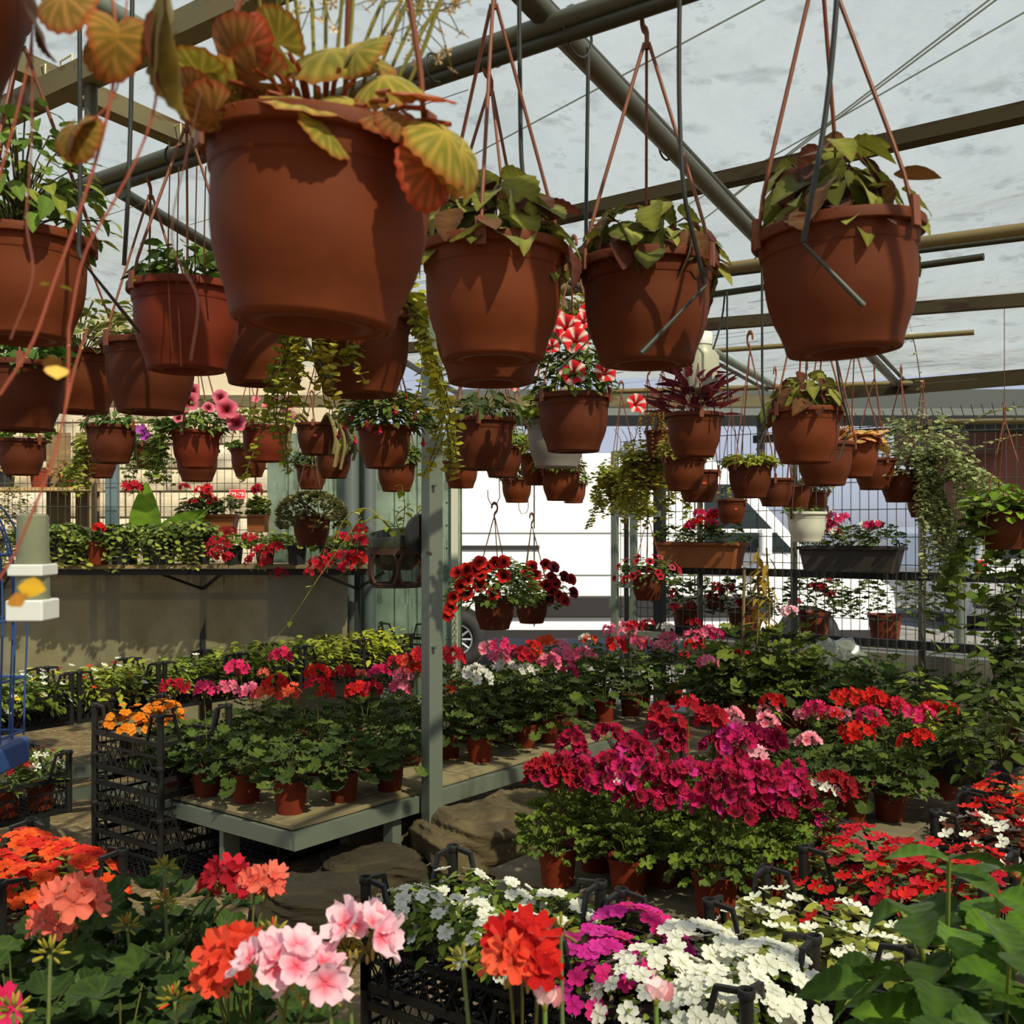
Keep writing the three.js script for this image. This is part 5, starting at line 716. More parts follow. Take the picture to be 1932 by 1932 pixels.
{ // bench by the fence with taller geraniums
  const e1 = (a, b) => AX.clone().multiplyScalar(a).addScaledVector(BX, b), o = e1(5.75, -3.3), bn = thing('fence_bench', 'dark bench carrying tall geraniums in front of the mesh fence', 'bench', o, -0.657);
  for (let k = 0; k < 5; k++) part(bn, 'bench_plank', boxG(4.0, 0.03, 0.17, 2.0, 0.405, -0.1 - k * 0.19), mat('#4f4535', 0.9)); for (const x of [0.1, 2.0, 3.9]) for (const z of [-0.08, -0.86]) part(bn, 'leg', boxG(0.06, 0.39, 0.06, x, 0.195, z), mat('#4a3d2d', 0.9));
  const c = [[-3.1, 6.05], [-3.05, 6.35], [-2.75, 6.0], [-2.4, 6.35], [-2.05, 6.0], [-1.7, 6.35], [-1.35, 6.0], [-1.0, 6.3], [-0.6, 6.0], [-0.25, 6.3], [0.1, 6.0], [-2.2, 6.55], [-2.9, 6.6]].map(([b, a]) => { const pos = e1(a, b).setY(0.42), d = -pos.z; return { pos, d, px: 966 + pos.x / d * F, heads: [], topY: HOR + (EYE - 0.42 - 0.42) * F / d }; });
  assign(c, [[1490, 1155, 'bicolor', 0.8], [1335, 1250, 'pink', 0.9], [1395, 1235, 'red', 0.9]], 0.3);
  c.forEach((p) => geranium(p.pos, bloomLabel('tall geranium', p.heads, 'on the bench before the fence'), { D: 0.19, heads: p.heads, group: 'tall geraniums on the fence bench', n: 38, R: 0.28, h: 0.32, s0: 0.1, s1: 0.14, nf: 10, headR: 0.055, floret: 0.056, potMat: M.nursery2 }));
  const tall = spots([[1440, 1370], [1500, 1375], [1400, 1372]], 0.42, 0.2, 0.6); tall.forEach((p) => geranium(p.pos, 'very tall geranium with broad round leaves by the bamboo stake', { D: 0.2, n: 40, R: 0.28, h: 0.5, s0: 0.1, s1: 0.15, group: 'very tall geraniums by the bamboo stake', mats: ['#5f7a3a', '#4d6630', '#6c8844'].map((q) => leafM(q)) }));
  const lo = spots([[1530, 1560], [1605, 1548], [1680, 1545], [1600, 1500], [1700, 1498], [1530, 1500], [1780, 1505], [1850, 1480]], 0.302, 0.18, 0.4); assign(lo, [[1458, 1325, 'red', 1.0], [1450, 1345, 'pale', 0.9], [1448, 1365, 'pale', 0.9], [1521, 1352, 'pale', 0.9], [1540, 1340, 'hot', 1.1], [1602, 1320, 'red', 1.4], [1650, 1325, 'red', 1.4], [1582, 1352, 'pale', 0.9], [1638, 1350, 'hot', 1.0], [1618, 1388, 'red', 1.3], [1700, 1340, 'hot', 0.9], [1738, 1355, 'hot', 1.2], [1755, 1338, 'red', 0.9], [1785, 1338, 'red', 0.9], [1718, 1400, 'red', 0.9], [1740, 1390, 'red', 0.8], [1568, 1348, 'red', 0.8], [1690, 1330, 'crimson', 0.9], [1660, 1365, 'crimson', 0.7], [1525, 1398, 'pale', 0.9], [1380, 1350, 'pale', 0.9], [1390, 1370, 'pale', 0.8], [1600, 1490, 'dred', 1.1], [1628, 1490, 'dred', 1.0], [1580, 1478, 'dred', 0.9]], 0.16); lo.forEach((p) => geranium(p.pos, bloomLabel('bushy geranium', p.heads, 'behind the low board'), { D: 0.17, heads: p.heads, group: 'bushy geraniums at the back of the low board', n: 40, R: 0.23, h: 0.2, s0: 0.08, s1: 0.12, geos: LG.ger, mats: gerMats, potMat: M.nursery2 }));
  // young shrubs in front of the fence
  const sh = (px, py, H, label, cols, n = 46, R = 0.16) => { const pos = onY(px, py, 0.42); const g = thing('leafy_shrub', label, 'shrub', pos); leafParts(g, { n, R, h: H, y0: 0.1, geos: LG.ovate, mats: cols.map((q) => leafM(q)), s0: 0.06, s1: 0.1, stem: '#5a5a34', fill: 0.3, low: -0.1 }); nurseryPot(g, 0.16, M.blackPot); };
  sh(1735, 1440, 0.42, 'young leafy shrub with lime leaves before the mesh fence', ['#7d9a3e', '#648434', '#8fac48']); sh(1810, 1480, 0.36, 'young dark shrub next to the lime-leaved shrub', ['#4f6e30', '#5d7d38']); sh(1890, 1500, 0.5, 'broad dark shrub at the street end of the fence bench', ['#3c5428', '#4a6630'], 70, 0.24); sh(1640, 1420, 0.3, 'low dark shrub with round leaves behind the red geraniums', ['#4d6a30', '#3f5828'], 60, 0.24);
  const cl = (px, dd, b, t, label) => { const p = P(px, 1000, dd), g = thing('climbing_vine', label, 'vine', V(p.x, 0.42, p.z)); const H = EYE + (HOR - t) / F * dd - 0.42; for (let s = 0; s < 7; s++) { const mb = new MB(), x = rr(-0.15, 0.15), pts = [V(x * 0.3, 0, 0), V(x, H * 0.4, rr(-0.05, 0.05)), V(x + rr(-0.1, 0.1), H * rr(0.7, 1), rr(-0.05, 0.05))], cv = new THREE.CatmullRomCurve3(pts); mb.add(new THREE.TubeGeometry(cv, 10, 0.004, 4), null, rgb('#4a4028')); for (let k = 2; k < 26; k++) mb.add(LG.ivy, place(cv.getPointAt(k / 26), rnd() * 6.28, rr(-0.6, 0.4), rr(-0.5, 0.5), rr(0.06, 0.1)), rgb(pick(['#3c5428', '#4f6e30', '#2f4522']))); part(g, 'vine_stem', mb.geo(), foliageM); } };
  cl(1905, 6.75, 0, 1010, 'dark ivy climbing the street end of the fence'); cl(1930, 6.4, 0, 1120, 'second dark ivy at the very end of the fence');
  const bp = onY(1440, 1370, 0.42); const bc = thing('bamboo_stake', 'upright bamboo stake tied to drying young shoots', 'stake', V(bp.x - 0.16, 0.42, bp.z + 0.1)); part(bc, 'cane', barG(V(0, 0, 0), V(0.02, 1.0, 0), 0.01, 8), M.bamboo); { const mb = new MB(); for (const x of [0.1, 0.17]) { mb.tube([V(x * 0.4, 0, 0), V(x, 0.6, 0), V(x * 0.8 + 0.02, 1.12, 0)], 0.006, rgb('#8a8a48'), 5, 8); for (let k = 0; k < 14; k++) mb.add(pick(LG.lance), place(V(x * 0.85 + 0.02, 0.62 + k * 0.037, 0), rnd() * 6.28, rr(-0.9, 0.1), 0, rr(0.1, 0.16)), rgb(pick(['#9a8c42', '#8a7c38', '#a89a50']))); } part(bc, 'drying_shoots', mb.geo(), foliageM); }
  // clear plastic wrapping on the bench
  const pw = onY(1590, 1330, 0.42), g = new THREE.SphereGeometry(1, 32, 18), p = g.attributes.position; for (let k = 0; k < p.count; k++) { const v = V().fromBufferAttribute(p, k), f = 1 + 0.12 * sin(v.x * 9 + v.y * 4) + 0.09 * sin(v.z * 13 - v.x * 8) + 0.05 * sin(v.y * 23); p.setXYZ(k, v.x * 0.22 * f, v.y * 0.16 * f, v.z * 0.16 * f); } g.computeVertexNormals(); solo('plastic_wrap', g.translate(pw.x, 0.42 + 0.28, pw.z - 0.2), mat('#d8dcd0', 0.25, { transmission: 0.75 }), 'crumpled clear plastic wrap behind the red geraniums', 'plastic wrap');
}
{ // magenta regal pelargoniums on the low board
  seed(404);
  const r = spots([[1052, 1668, 0.16], [1350, 1728, 0.17], [1442, 1692, 0.17], [1185, 1688, 0.16], [1125, 1640], [1250, 1668], [1345, 1660], [1520, 1660], [1205, 1620], [1300, 1618], [1405, 1622], [1090, 1608], [1480, 1610], [1170, 1588], [1260, 1585], [1350, 1582], [1440, 1580]], 0.30, 0.16, 0.42);
  const H = []; const add = (x0, x1, y0, y1, n, cols) => { for (let k = 0; k < n; k++) H.push([rr(x0, x1), rr(y0, y1), pick(cols)]); };
  add(1060, 1480, 1385, 1440, 26, ['regal']); add(1080, 1500, 1440, 1490, 26, ['regal']); add(1170, 1510, 1490, 1530, 15, ['regal']); add(1010, 1080, 1450, 1490, 5, ['crimson']); add(1240, 1360, 1335, 1370, 9, ['dred', 'crimson']); add(1360, 1420, 1375, 1400, 3, ['magenta']); add(1390, 1530, 1440, 1545, 14, ['regal']); add(1000, 1110, 1440, 1500, 6, ['crimson', 'regal']); add(1560, 1640, 1470, 1500, 4, ['dred']);
  H.push([1425, 1428, 'pale'], [1410, 1440, 'white', 0.6], [1160, 1475, 'white', 0.5], [1560, 1492, 'white', 0.8], [1545, 1485, 'white', 0.7], [1555, 1560, 'magenta', 0.9], [1545, 1575, 'regal', 0.9]);
  for (const [px, py, col, sz = 1] of H) { let best = null, bd = 1e9; for (const p of r) { const q = abs(p.px - px) + abs(p.topY - py) * 1.3 + p.heads.length * 3; if (q < bd) { bd = q; best = p; } } best.heads.push([P(px, py, best.d - 0.05), col, sz]); }
  r.forEach((p, k) => {
    const g = thing('regal_pelargonium', k < 3 ? ['regal pelargonium in the pot at the end of the low board by the sack', 'regal pelargonium in the sunlit pot before the white impatiens', 'regal pelargonium in the pot beside the sunlit pot'][k] : bloomLabel('regal pelargonium', p.heads, 'massed on the low board'), 'pelargonium', p.pos, 0, k < 3 ? undefined : 'magenta pelargoniums massed on the low board'); nurseryPot(g, p.D, pick([M.nursery, M.pot2]));
    leafParts(g, { n: 46, R: 0.18, h: 0.21, y0: p.D * 0.85, geos: LG.regal, mats: regalMats, s0: 0.055, s1: 0.09, fill: 0.5, low: -0.1, stem: '#6f8240', inner: 70 });
    for (const [w, col, sz] of p.heads) flowerHead(g, w.clone().sub(p.pos), V(0, p.D * 0.85 + 0.1, 0), { mats: PET[col], geo: col === 'regal' || col === 'magenta' ? pick([FG.regal, FG.regalLow]) : FG.ger, R: 0.042 * sz, n: 6, fs: 0.056 * sz, buds: 2, flat: 0.9 });
  });
}
// ---------------------------------------------------------------- crates of bedding plants
const B = -0.657, A9 = 0.913;
const crateAt = (left, along = CR.L, across = CR.W) => left.clone().addScaledVector(BX, along / 2).addScaledVector(AX, across / 2);   // from its left corner
{
  seed(505);
  const base = 0.34, greens = ['#5d7f34', '#4d6e2c', '#6f9040'], empty = (p, label) => crate(p.clone().setY(p.y), B, label, 'empty crates stacked under the impatiens');
  const l1 = V(-0.418, base, -3.0), c1 = crate(crateAt(l1), B, 'black crate of sparse white impatiens beside the olive sack'); bedding(c1, { label: 'white impatiens plant with few blooms in the crate by the olive sack', group: 'sparse white impatiens', category: 'impatiens', name: 'impatiens_plant', leafCols: greens, geo: FG.imp, mats: PET.white, nFlower: 20, nLeaf: 190, R: 0.135, h: 0.11, y: 0.16, fs0: 0.04, fs1: 0.055, ls0: 0.03, ls1: 0.045 });
  const l2 = V(0.07, base, -2.6), c2 = crate(crateAt(l2), B, 'black crate of magenta and thick white impatiens'); bedding(c2, { label: (i) => i ? 'thickly blooming white impatiens plant in the crate shared with magenta' : 'magenta impatiens plant at the end of the shared crate', group: 'magenta and white impatiens', category: 'impatiens', name: 'impatiens_plant', leafCols: greens, geo: FG.imp, pickMats: (i) => i === 0 ? PET.magenta : PET.white, nFlower: 52, nLeaf: 120, R: 0.15, h: 0.13, y: 0.16, fs0: 0.046, fs1: 0.062 });
  const l3 = V(0.55, base - 0.04, -2.93), c3 = crate(crateAt(l3), B, 'black crate of pale wax begonias next to the hydrangea'); bedding(c3, { label: 'pale wax begonia plant with white and a few red blooms', group: 'pale wax begonias', category: 'begonia', name: 'begonia_plant', leafCols: ['#7f9450', '#6c8240', '#90a45c'], leafGeo: [LG.round], ls0: 0.04, ls1: 0.06, nLeaf: 70, geo: FG.beg, pickMats: () => rnd() > 0.3 ? [...PET.white, petalM('#e9ecd8')] : [...PET.white, PET.red[1]], nFlower: 14, R: 0.135, h: 0.12, y: 0.15, fs0: 0.042, fs1: 0.058 });
  const l4 = V(0.95, 0.302, -3.42), c4 = crate(crateAt(l4), B, 'black crate of red wax begonias behind the pale ones'); bedding(c4, { label: 'red wax begonia plant in the crate behind the pale begonias', group: 'red wax begonias', category: 'begonia', name: 'begonia_plant', leafCols: ['#6c8240', '#55703a'], leafGeo: [LG.round], ls0: 0.035, ls1: 0.055, nLeaf: 60, geo: FG.beg, mats: [...PET.red, ...PET.crimson], nFlower: 40, R: 0.145, h: 0.17, y: 0.14, fs0: 0.046, fs1: 0.062 });
  const l5 = V(1.55, 0.302, -3.85), c5 = crate(crateAt(l5), B, 'black crate of dark-leaved begonias with white and red blooms'); bedding(c5, { label: (i, j) => j ? 'dark-leaved begonia plant with white blooms' : 'dark-leaved begonia plant with red blooms', group: 'dark-leaved begonias', category: 'begonia', name: 'begonia_plant', leafCols: ['#4a2a22', '#5a3428', '#3d3a22'], leafGeo: [LG.round], ls0: 0.035, ls1: 0.055, nLeaf: 70, geo: FG.beg, pickMats: (i, j) => j ? PET.white : PET.red, nFlower: 22, R: 0.145, h: 0.15, y: 0.14, fs0: 0.046, fs1: 0.06 });
  const l6 = V(1.82, 0.302, -4.2), c6 = crate(crateAt(l6), B, 'black crate brimming with bright red begonias'); bedding(c6, { label: 'bright red begonia plant in the brimming crate', group: 'bright red begonias', category: 'begonia', name: 'begonia_plant', leafCols: ['#5d7038', '#4a2a22'], leafGeo: [LG.round], nLeaf: 50, geo: FG.beg, mats: [...PET.red, ...PET.orange.slice(0, 1)], nFlower: 40, R: 0.15, h: 0.17, y: 0.14, fs0: 0.04, fs1: 0.055 });
  const l7 = V(1.62, 0.302, -3.0), c7 = crate(crateAt(l7), B, 'black crate with yellow-green sedum behind the hydrangea'); bedding(c7, { label: 'yellow-green sedum plant behind the hydrangea', group: 'yellow-green sedum', category: 'sedum', name: 'sedum_plant', leafCols: ['#a4ac50', '#b4b864', '#8f9c44'], leafGeo: LG.lance, ls0: 0.02, ls1: 0.03, nLeaf: 170, geo: FG.small, mats: PET.hot, nFlower: 4, R: 0.12, h: 0.12 });
  empty(crateAt(l1).setY(0.12), 'empty black crate stacked under the sparse white impatiens'); empty(crateAt(V(-0.3, 0.0, -2.62)).setY(0.08), 'empty black crate on the ground before the impatiens'); empty(crateAt(l2).setY(0.1), 'empty black crate under the magenta impatiens'); empty(crateAt(l3).setY(0.08), 'empty black crate under the pale begonias');
  // the pallet that carries them
  const pl = thing('wooden_pallet', 'wooden pallet under the stacked bedding crates', 'pallet', V(0.5, 0, -2.95), B); for (let k = 0; k < 6; k++) part(pl, 'slat', boxG(2.2, 0.02, 0.14, 0.2, 0.07, -0.5 + k * 0.2), mat('#6f5f45', 0.9)); for (const x of [-0.8, 0.2, 1.2]) part(pl, 'bearer', boxG(0.09, 0.06, 1.15, x, 0.03, 0), mat('#5d4f39', 0.9));
  // left: red impatiens crate and empties
  const l8 = V(-1.88, 0.34, -3.3), c8 = crate(crateAt(l8), B, 'black crate of scarlet impatiens over the empty crates'); bedding(c8, { label: 'scarlet impatiens plant at the edge of the sandy floor', group: 'scarlet impatiens', category: 'impatiens', name: 'impatiens_plant', leafCols: greens, geo: FG.imp, pickMats: (i, j) => rnd() > 0.2 ? [...PET.orange, PET.red[2]] : PET.magenta, nFlower: 40, R: 0.14, h: 0.14, y: 0.16, fs0: 0.05, fs1: 0.065 });
  crate(crateAt(V(-1.45, 0.28, -2.55)), B, 'empty black crate next to the scarlet impatiens'); crate(crateAt(V(-1.45, 0.05, -2.55)), B, 'lowest black crate under the empty one by the scarlet impatiens'); crate(crateAt(l8).setY(0.08), B, 'black crate holding up the scarlet impatiens');
  // marigold stack
  const ms = V(-1.72, 0, -5.15); for (let k = 0; k < 3; k++) crate(ms.clone().setY(k * 0.24), B, ['bottom crate of the stack beside the table corner', 'middle crate of the stack beside the table corner', 'top crate of the stack holding orange marigolds'][k]);
  const mc = { rotation: { y: B }, position: ms.clone().setY(0.48).addScaledVector(BX, -0.13) }; bedding(mc, { label: 'orange marigold plant in the top crate beside the table corner', group: 'orange marigolds', category: 'marigold', name: 'marigold_plant', leafCols: ['#4d6a30', '#5d7a38'], leafGeo: LG.lance, geo: FG.imp, mats: ['#f08a1c', '#ea7a14', '#f49a30'].map((c) => petalM(c)), nFlower: 44, R: 0.115, h: 0.13, y: 0.17, fs0: 0.038, fs1: 0.05, cells: [1, 2], nLeaf: 90 });
  crate(V(-1.25, 0, -5.5), B, 'black crate on the ground deep under the long table'); crate(V(-1.25, 0.24, -5.5), B, 'second crate of the pair deep under the long table');
  // row of seedling crates on the bench
  const at = (s) => V(-3.02, 0.47, -6.22).addScaledVector(AX, s);
  const seedlings = [['pansies and red celosia', 'mixed pansy and celosia seedling', ['#5a7a34', '#6d8c3e'], 14], ['snapdragons in white and yellow', 'white and yellow snapdragon seedling', ['#7d9a3e', '#6c8a38', '#8fa848'], 9], ['young tomato-like seedlings', 'lush plain green seedling beyond the snapdragons', ['#6c8c3a', '#7d9c44'], 2], ['dense green seedlings', 'dense basil-like seedling on the bench', ['#84a03e', '#739038'], 0], ['tall pale green seedlings', 'tall pale green seedling in front of the plastic sheet', ['#7d9a40', '#90ac4c'], 0], ['lime seedlings with yellow specks', 'lime seedling at the metal wall end of the bench', ['#8fae3c', '#a0ba48'], 3]];
  const mix = [[...PET.white, petalM('#e8d23a')], [...PET.white, petalM('#e8d23a'), petalM('#e04a20'), PET.dred[0]], PET.white, PET.white, PET.white, [petalM('#e8d23a')]];
  seedlings.forEach(([w, l, cols, nf], k) => { const p = at(k * 0.6 + 0.05), c = crate(p, A9, 'black crate of ' + w + ' on the dark bench'); bedding(c, { label: l, group: w + ' on the bench', category: 'seedling', name: 'seedling_plant', leafCols: cols, leafGeo: [...LG.lance, ...LG.ovate], ls0: 0.045, ls1: 0.08, nLeaf: 150, geo: FG.beg, mats: mix[k], nFlower: nf, R: 0.13, h: k > 2 ? 0.26 : 0.21, y: 0.1, fs0: 0.035, fs1: 0.05 }); });
  crate(V(-0.95, 0.47, -8.75), A9 + 0.5, 'empty black crate tipped against the metal wall').rotation.z = 0.35;
  const dc = crate(V(-2.62, 0.185, -5.35), A9, 'black crate of dianthus in orange pots on the low stand'); for (const x of [-0.18, 0, 0.18]) { const p = cratePoint(dc, x, 0.02, 0.08), g = thing('dianthus_plant', 'dianthus in an orange pot inside the low crate', 'dianthus', p, 0, 'dianthus in the low crate'); nurseryPot(g, 0.15, M.potRed); foliage(g, dome(new MB(), { n: 150, R: 0.12, h: 0.16, y0: 0.12, geos: LG.lance, s0: 0.05, s1: 0.09, cols: C(['#4f7038', '#5f8044']), droop: -0.3 })); scatterFlowers(g, { n: 16, R: 0.12, h: 0.15, y0: 0.17, geo: FG.small, mats: [...PET.crimson, ...PET.pale, ...PET.red, ...PET.white], s0: 0.04, s1: 0.055, low: 0.3 }); }
}

// ---------------------------------------------------------------- front plants
{
  seed(606);
  const fb = thing('front_bench', 'low bench carrying the geraniums closest to the viewer', 'bench', V(-0.5, 0, -1.75)); for (let k = 0; k < 5; k++) part(fb, 'bench_plank', boxG(2.4, 0.025, 0.18, 0, 0.5, -0.42 + k * 0.2), mat('#5d5140', 0.9)); for (const x of [-1.1, 1.1]) for (const z of [-0.4, 0.4]) part(fb, 'leg', boxG(0.05, 0.49, 0.05, x, 0.245, z), mat('#4d4233', 0.9));
  const Y = 0.515, put = (px, d) => { const p = P(px, 1000, d); p.y = Y; return p; };
  const front = [
    [put(130, 1.95), 'geranium with salmon blooms in the foreground crate', [[135, 1700, 'salmon', 1.25, 1.75], [95, 1745, 'salmon', 1.0, 1.8], [168, 1692, 'salmon', 0.8, 1.8]]],
    [put(330, 2.1), 'geranium with deep red blooms rising before the sandy floor', [[425, 1655, 'crimson', 1.1, 1.85], [455, 1672, 'crimson', 0.9, 1.85], [405, 1668, 'crimson', 0.8, 1.9]]],
    [put(440, 1.75), 'geranium with coral blooms in the front row', [[430, 1810, 'coral', 1.3, 1.45], [400, 1850, 'coral', 0.9, 1.45], [505, 1668, 'salmon', 0.9, 1.75], [480, 1665, 'salmon', 0.7, 1.75]]],
    [put(560, 1.6), 'geranium with white and pink bicolour blooms in the front row', [[500, 1822, 'bicolor', 1.1, 1.36], [545, 1818, 'bicolor', 1.1, 1.36], [590, 1850, 'bicolor', 1.2, 1.36], [690, 1765, 'bicolor', 1.25, 1.4], [660, 1745, 'bicolor', 0.7, 1.42]]],
    [put(985, 1.6), 'geranium with vermilion blooms in front of the magenta impatiens', [[985, 1790, 'red', 1.35, 1.35], [960, 1815, 'coral', 1.0, 1.33], [1015, 1830, 'red', 0.9, 1.33]]],
    [put(1060, 1.5), 'geranium with half-open pale pink buds in the front row', []],
    [put(30, 1.75), 'geranium with dense leaves at the near corner of the bench', [[-10, 1910, 'hot', 1.0, 1.5]]],
    [put(230, 1.7), 'geranium with broad ruffled leaves between the salmon and coral ones', []],
    [put(700, 1.55), 'geranium with light green young leaves in the front row', []],
  ];
  const fm = ['#37562c', '#2f4c27', '#416132'].map((c) => leafM(c)), lightM = ['#6c9138', '#5f8432'].map((c) => leafM(c));
  front.forEach(([pos, label, heads], k) => {
    const g = thing('front_geranium', label, 'geranium', pos), light = k === 8 || k === 5 || k === 3, hh = light ? 0.19 : k === 4 ? 0.16 : 0.32; nurseryPot(g, 0.16, M.blackPot);
    leafParts(g, { n: light ? 22 : k === 4 ? 16 : 52, R: light ? 0.12 : 0.22, h: hh, y0: 0.13, geos: LG.gerHi, mats: light ? lightM : fm, s0: light ? 0.06 : 0.085, s1: light ? 0.085 : 0.125, low: -0.05, fill: 0.5 });
    for (const [px, py, col, sz, d] of heads) flowerHead(g, P(px, py, d).sub(pos), V(rr(-0.03, 0.03), 0.25, 0), { mats: PET[col], geo: col === 'bicolor' ? FG.gerPink : FG.ger, R: 0.024 * sz, n: 6, fs: 0.05 * sz, buds: 9, flat: 0.85 });
  });
  // bud clusters on long stalks
  const budHead = (px, py, d, stalkTo, where, col = '#8f9a44') => { const p = P(px, py, d), o = thing('bud_stalk', 'green geranium bud cluster on a long stalk ' + where, 'flower bud', stalkTo, 0, 'unopened geranium bud clusters'), q = p.clone().sub(stalkTo), mb = new MB(); part(o, 'stalk', tubeG([V(0, 0, 0), q.clone().multiplyScalar(0.55).add(V(0.005, 0.02, 0)), q], 0.0028, 6, 10), mat('#6f7d45', 0.8)); for (let k = 0; k < 18; k++) { const el = 1 - k / 17 * 1.3, az = k * 2.4, e = V(cos(az) * sqrt(max(0, 1 - el * el)), el, sin(az) * sqrt(max(0, 1 - el * el))).multiplyScalar(0.019), m = new THREE.Matrix4().makeRotationFromQuaternion(new THREE.Quaternion().setFromUnitVectors(V(0, 1, 0), e.clone().normalize())).setPosition(q.x + e.x, q.y + e.y, q.z + e.z).scale(V(0.011, 0.018, 0.011)); mb.add(FG.bud, m, rgb(pick([col, '#a3ab52', '#7c8a3c', k % 7 ? col : '#d0604a']))); } part(o, 'bud_cluster', mb.geo(), foliageM); };
  const stem = (px, d, y = 0.62) => { const p = P(px, 1000, d); p.y = y; return p; };
  budHead(95, 1800, 1.5, stem(65, 1.55), 'below the salmon blooms'); budHead(310, 1640, 1.95, stem(308, 1.98), 'tallest over the sandy floor'); budHead(312, 1705, 1.95, stem(308, 1.98), 'halfway up the tallest bud stalk'); budHead(240, 1750, 1.85, stem(255, 1.88), 'between the salmon and deep red blooms'); budHead(330, 1888, 1.5, stem(340, 1.52), 'low beside the coral blooms'); budHead(873, 1815, 1.45, stem(900, 1.5), 'before the sparse white impatiens'); budHead(1058, 1760, 1.4, stem(1050, 1.48), 'right behind the vermilion blooms'); budHead(515, 1765, 1.5, stem(540, 1.55), 'above the bicolour blooms'); budHead(655, 1800, 1.45, stem(668, 1.5), 'under the single bicolour head'); budHead(620, 1880, 1.45, stem(640, 1.5), 'under the largest bicolour head'); budHead(25, 1910, 1.4, stem(20, 1.45), 'at the near corner of the bench');
  for (const [px, py, label] of [[1028, 1895, 'half-open pale pink geranium bud pair at the near edge'], [1238, 1885, 'half-open pale pink geranium bud before the white impatiens']]) { const p = P(px, py, 1.35), o = thing('pink_bud', label, 'flower bud', stem(px + 5, 1.4, 0.6)); const q = p.clone().sub(o.position); part(o, 'stalk', tubeG([V(0, 0, 0), q.clone().multiplyScalar(0.6), q], 0.003, 6, 8), mat('#6f8a3e', 0.8)); for (let k = 0; k < 5; k++) { const l = putM(o, 'petal', LG.round, PET.bicolor[k % 2], place(q, k * 1.256, 1.15, 0.2, 0.03)); l.position.add(V(0, -0.002, 0)); } const s = putM(o, 'petal', LG.round, PET.pale[0], place(q.clone().add(V(0.012, -0.004, 0)), 0.4, 1.3, 0.2, 0.026)); void s; part(o, 'calyx', new MB().add(FG.bud, new THREE.Matrix4().makeTranslation(q.x, q.y - 0.002, q.z).scale(V(0.02, 0.016, 0.02)), rgb('#7d9440')).geo(), foliageM); }
  // hydrangea
  const hy = P(1835, 1000, 1.62); hy.y = Y - 0.02; const h = thing('potted_hydrangea', 'leafy hydrangea without flowers beside the pale begonias', 'hydrangea', V(hy.x, 0.35, hy.z)); nurseryPot(h, 0.24, M.nursery2);
  const hm = ['#3f6a22', '#35591e', '#2e4f1c', '#4a7828'].map((c) => leafM(c, 0.32)), st = new MB(), sc = rgb('#6f8a3e');
  const stems = [[1790, 1625, 1.5], [1725, 1730, 1.45], [1880, 1690, 1.5], [1930, 1650, 1.6], [1760, 1860, 1.4], [1870, 1880, 1.38], [1830, 1760, 1.55], [1960, 1780, 1.5], [1700, 1900, 1.5], [1800, 1930, 1.3], [1905, 1800, 1.35]];
  stems.forEach(([px, py, d], k) => {
    const tip = P(px, py, d).sub(h.position), root = V(tip.x * 0.25, 0.2, tip.z * 0.25), cv = new THREE.CatmullRomCurve3([root, V(tip.x * 0.6 + rr(-0.04, 0.04), tip.y * 0.55 + 0.06, tip.z * 0.6 + rr(-0.03, 0.03)), tip]); st.add(new THREE.TubeGeometry(cv, 10, 0.003, 6), null, sc);
    for (let n = 0; n < 6; n++) { const p = cv.getPointAt(1 - n * 0.16), a0 = k * 1.1 + n * PI / 2; for (const s of [0, PI]) putM(h, 'leaf', pick(LG.big), pick(hm), place(p, a0 + s + rr(-0.3, 0.3), rr(-0.1, 0.45) - n * 0.18, rr(-0.5, 0.5), (n === 0 ? 0.085 : 0.115) * rr(0.9, 1.15))); }
  });
  part(h, 'stems', st.geo(), foliageM); leafParts(h, { n: 60, R: 0.27, h: 0.52, y0: 0.25, geos: LG.big, mats: hm, s0: 0.09, s1: 0.125, droop: 0.35, vary: 0.5, inner: 0, low: 0 });
  const hs = thing('plant_stand', 'low wooden stand under the hydrangea', 'stand', V(hy.x, 0, hy.z)); part(hs, 'stand_top', boxG(0.4, 0.03, 0.4, 0, 0.335, 0), mat('#6f5f45', 0.9)); for (const x of [-0.17, 0.17]) for (const z of [-0.17, 0.17]) part(hs, 'leg', boxG(0.04, 0.32, 0.04, x, 0.16, z), mat('#5d4f39', 0.9));
}
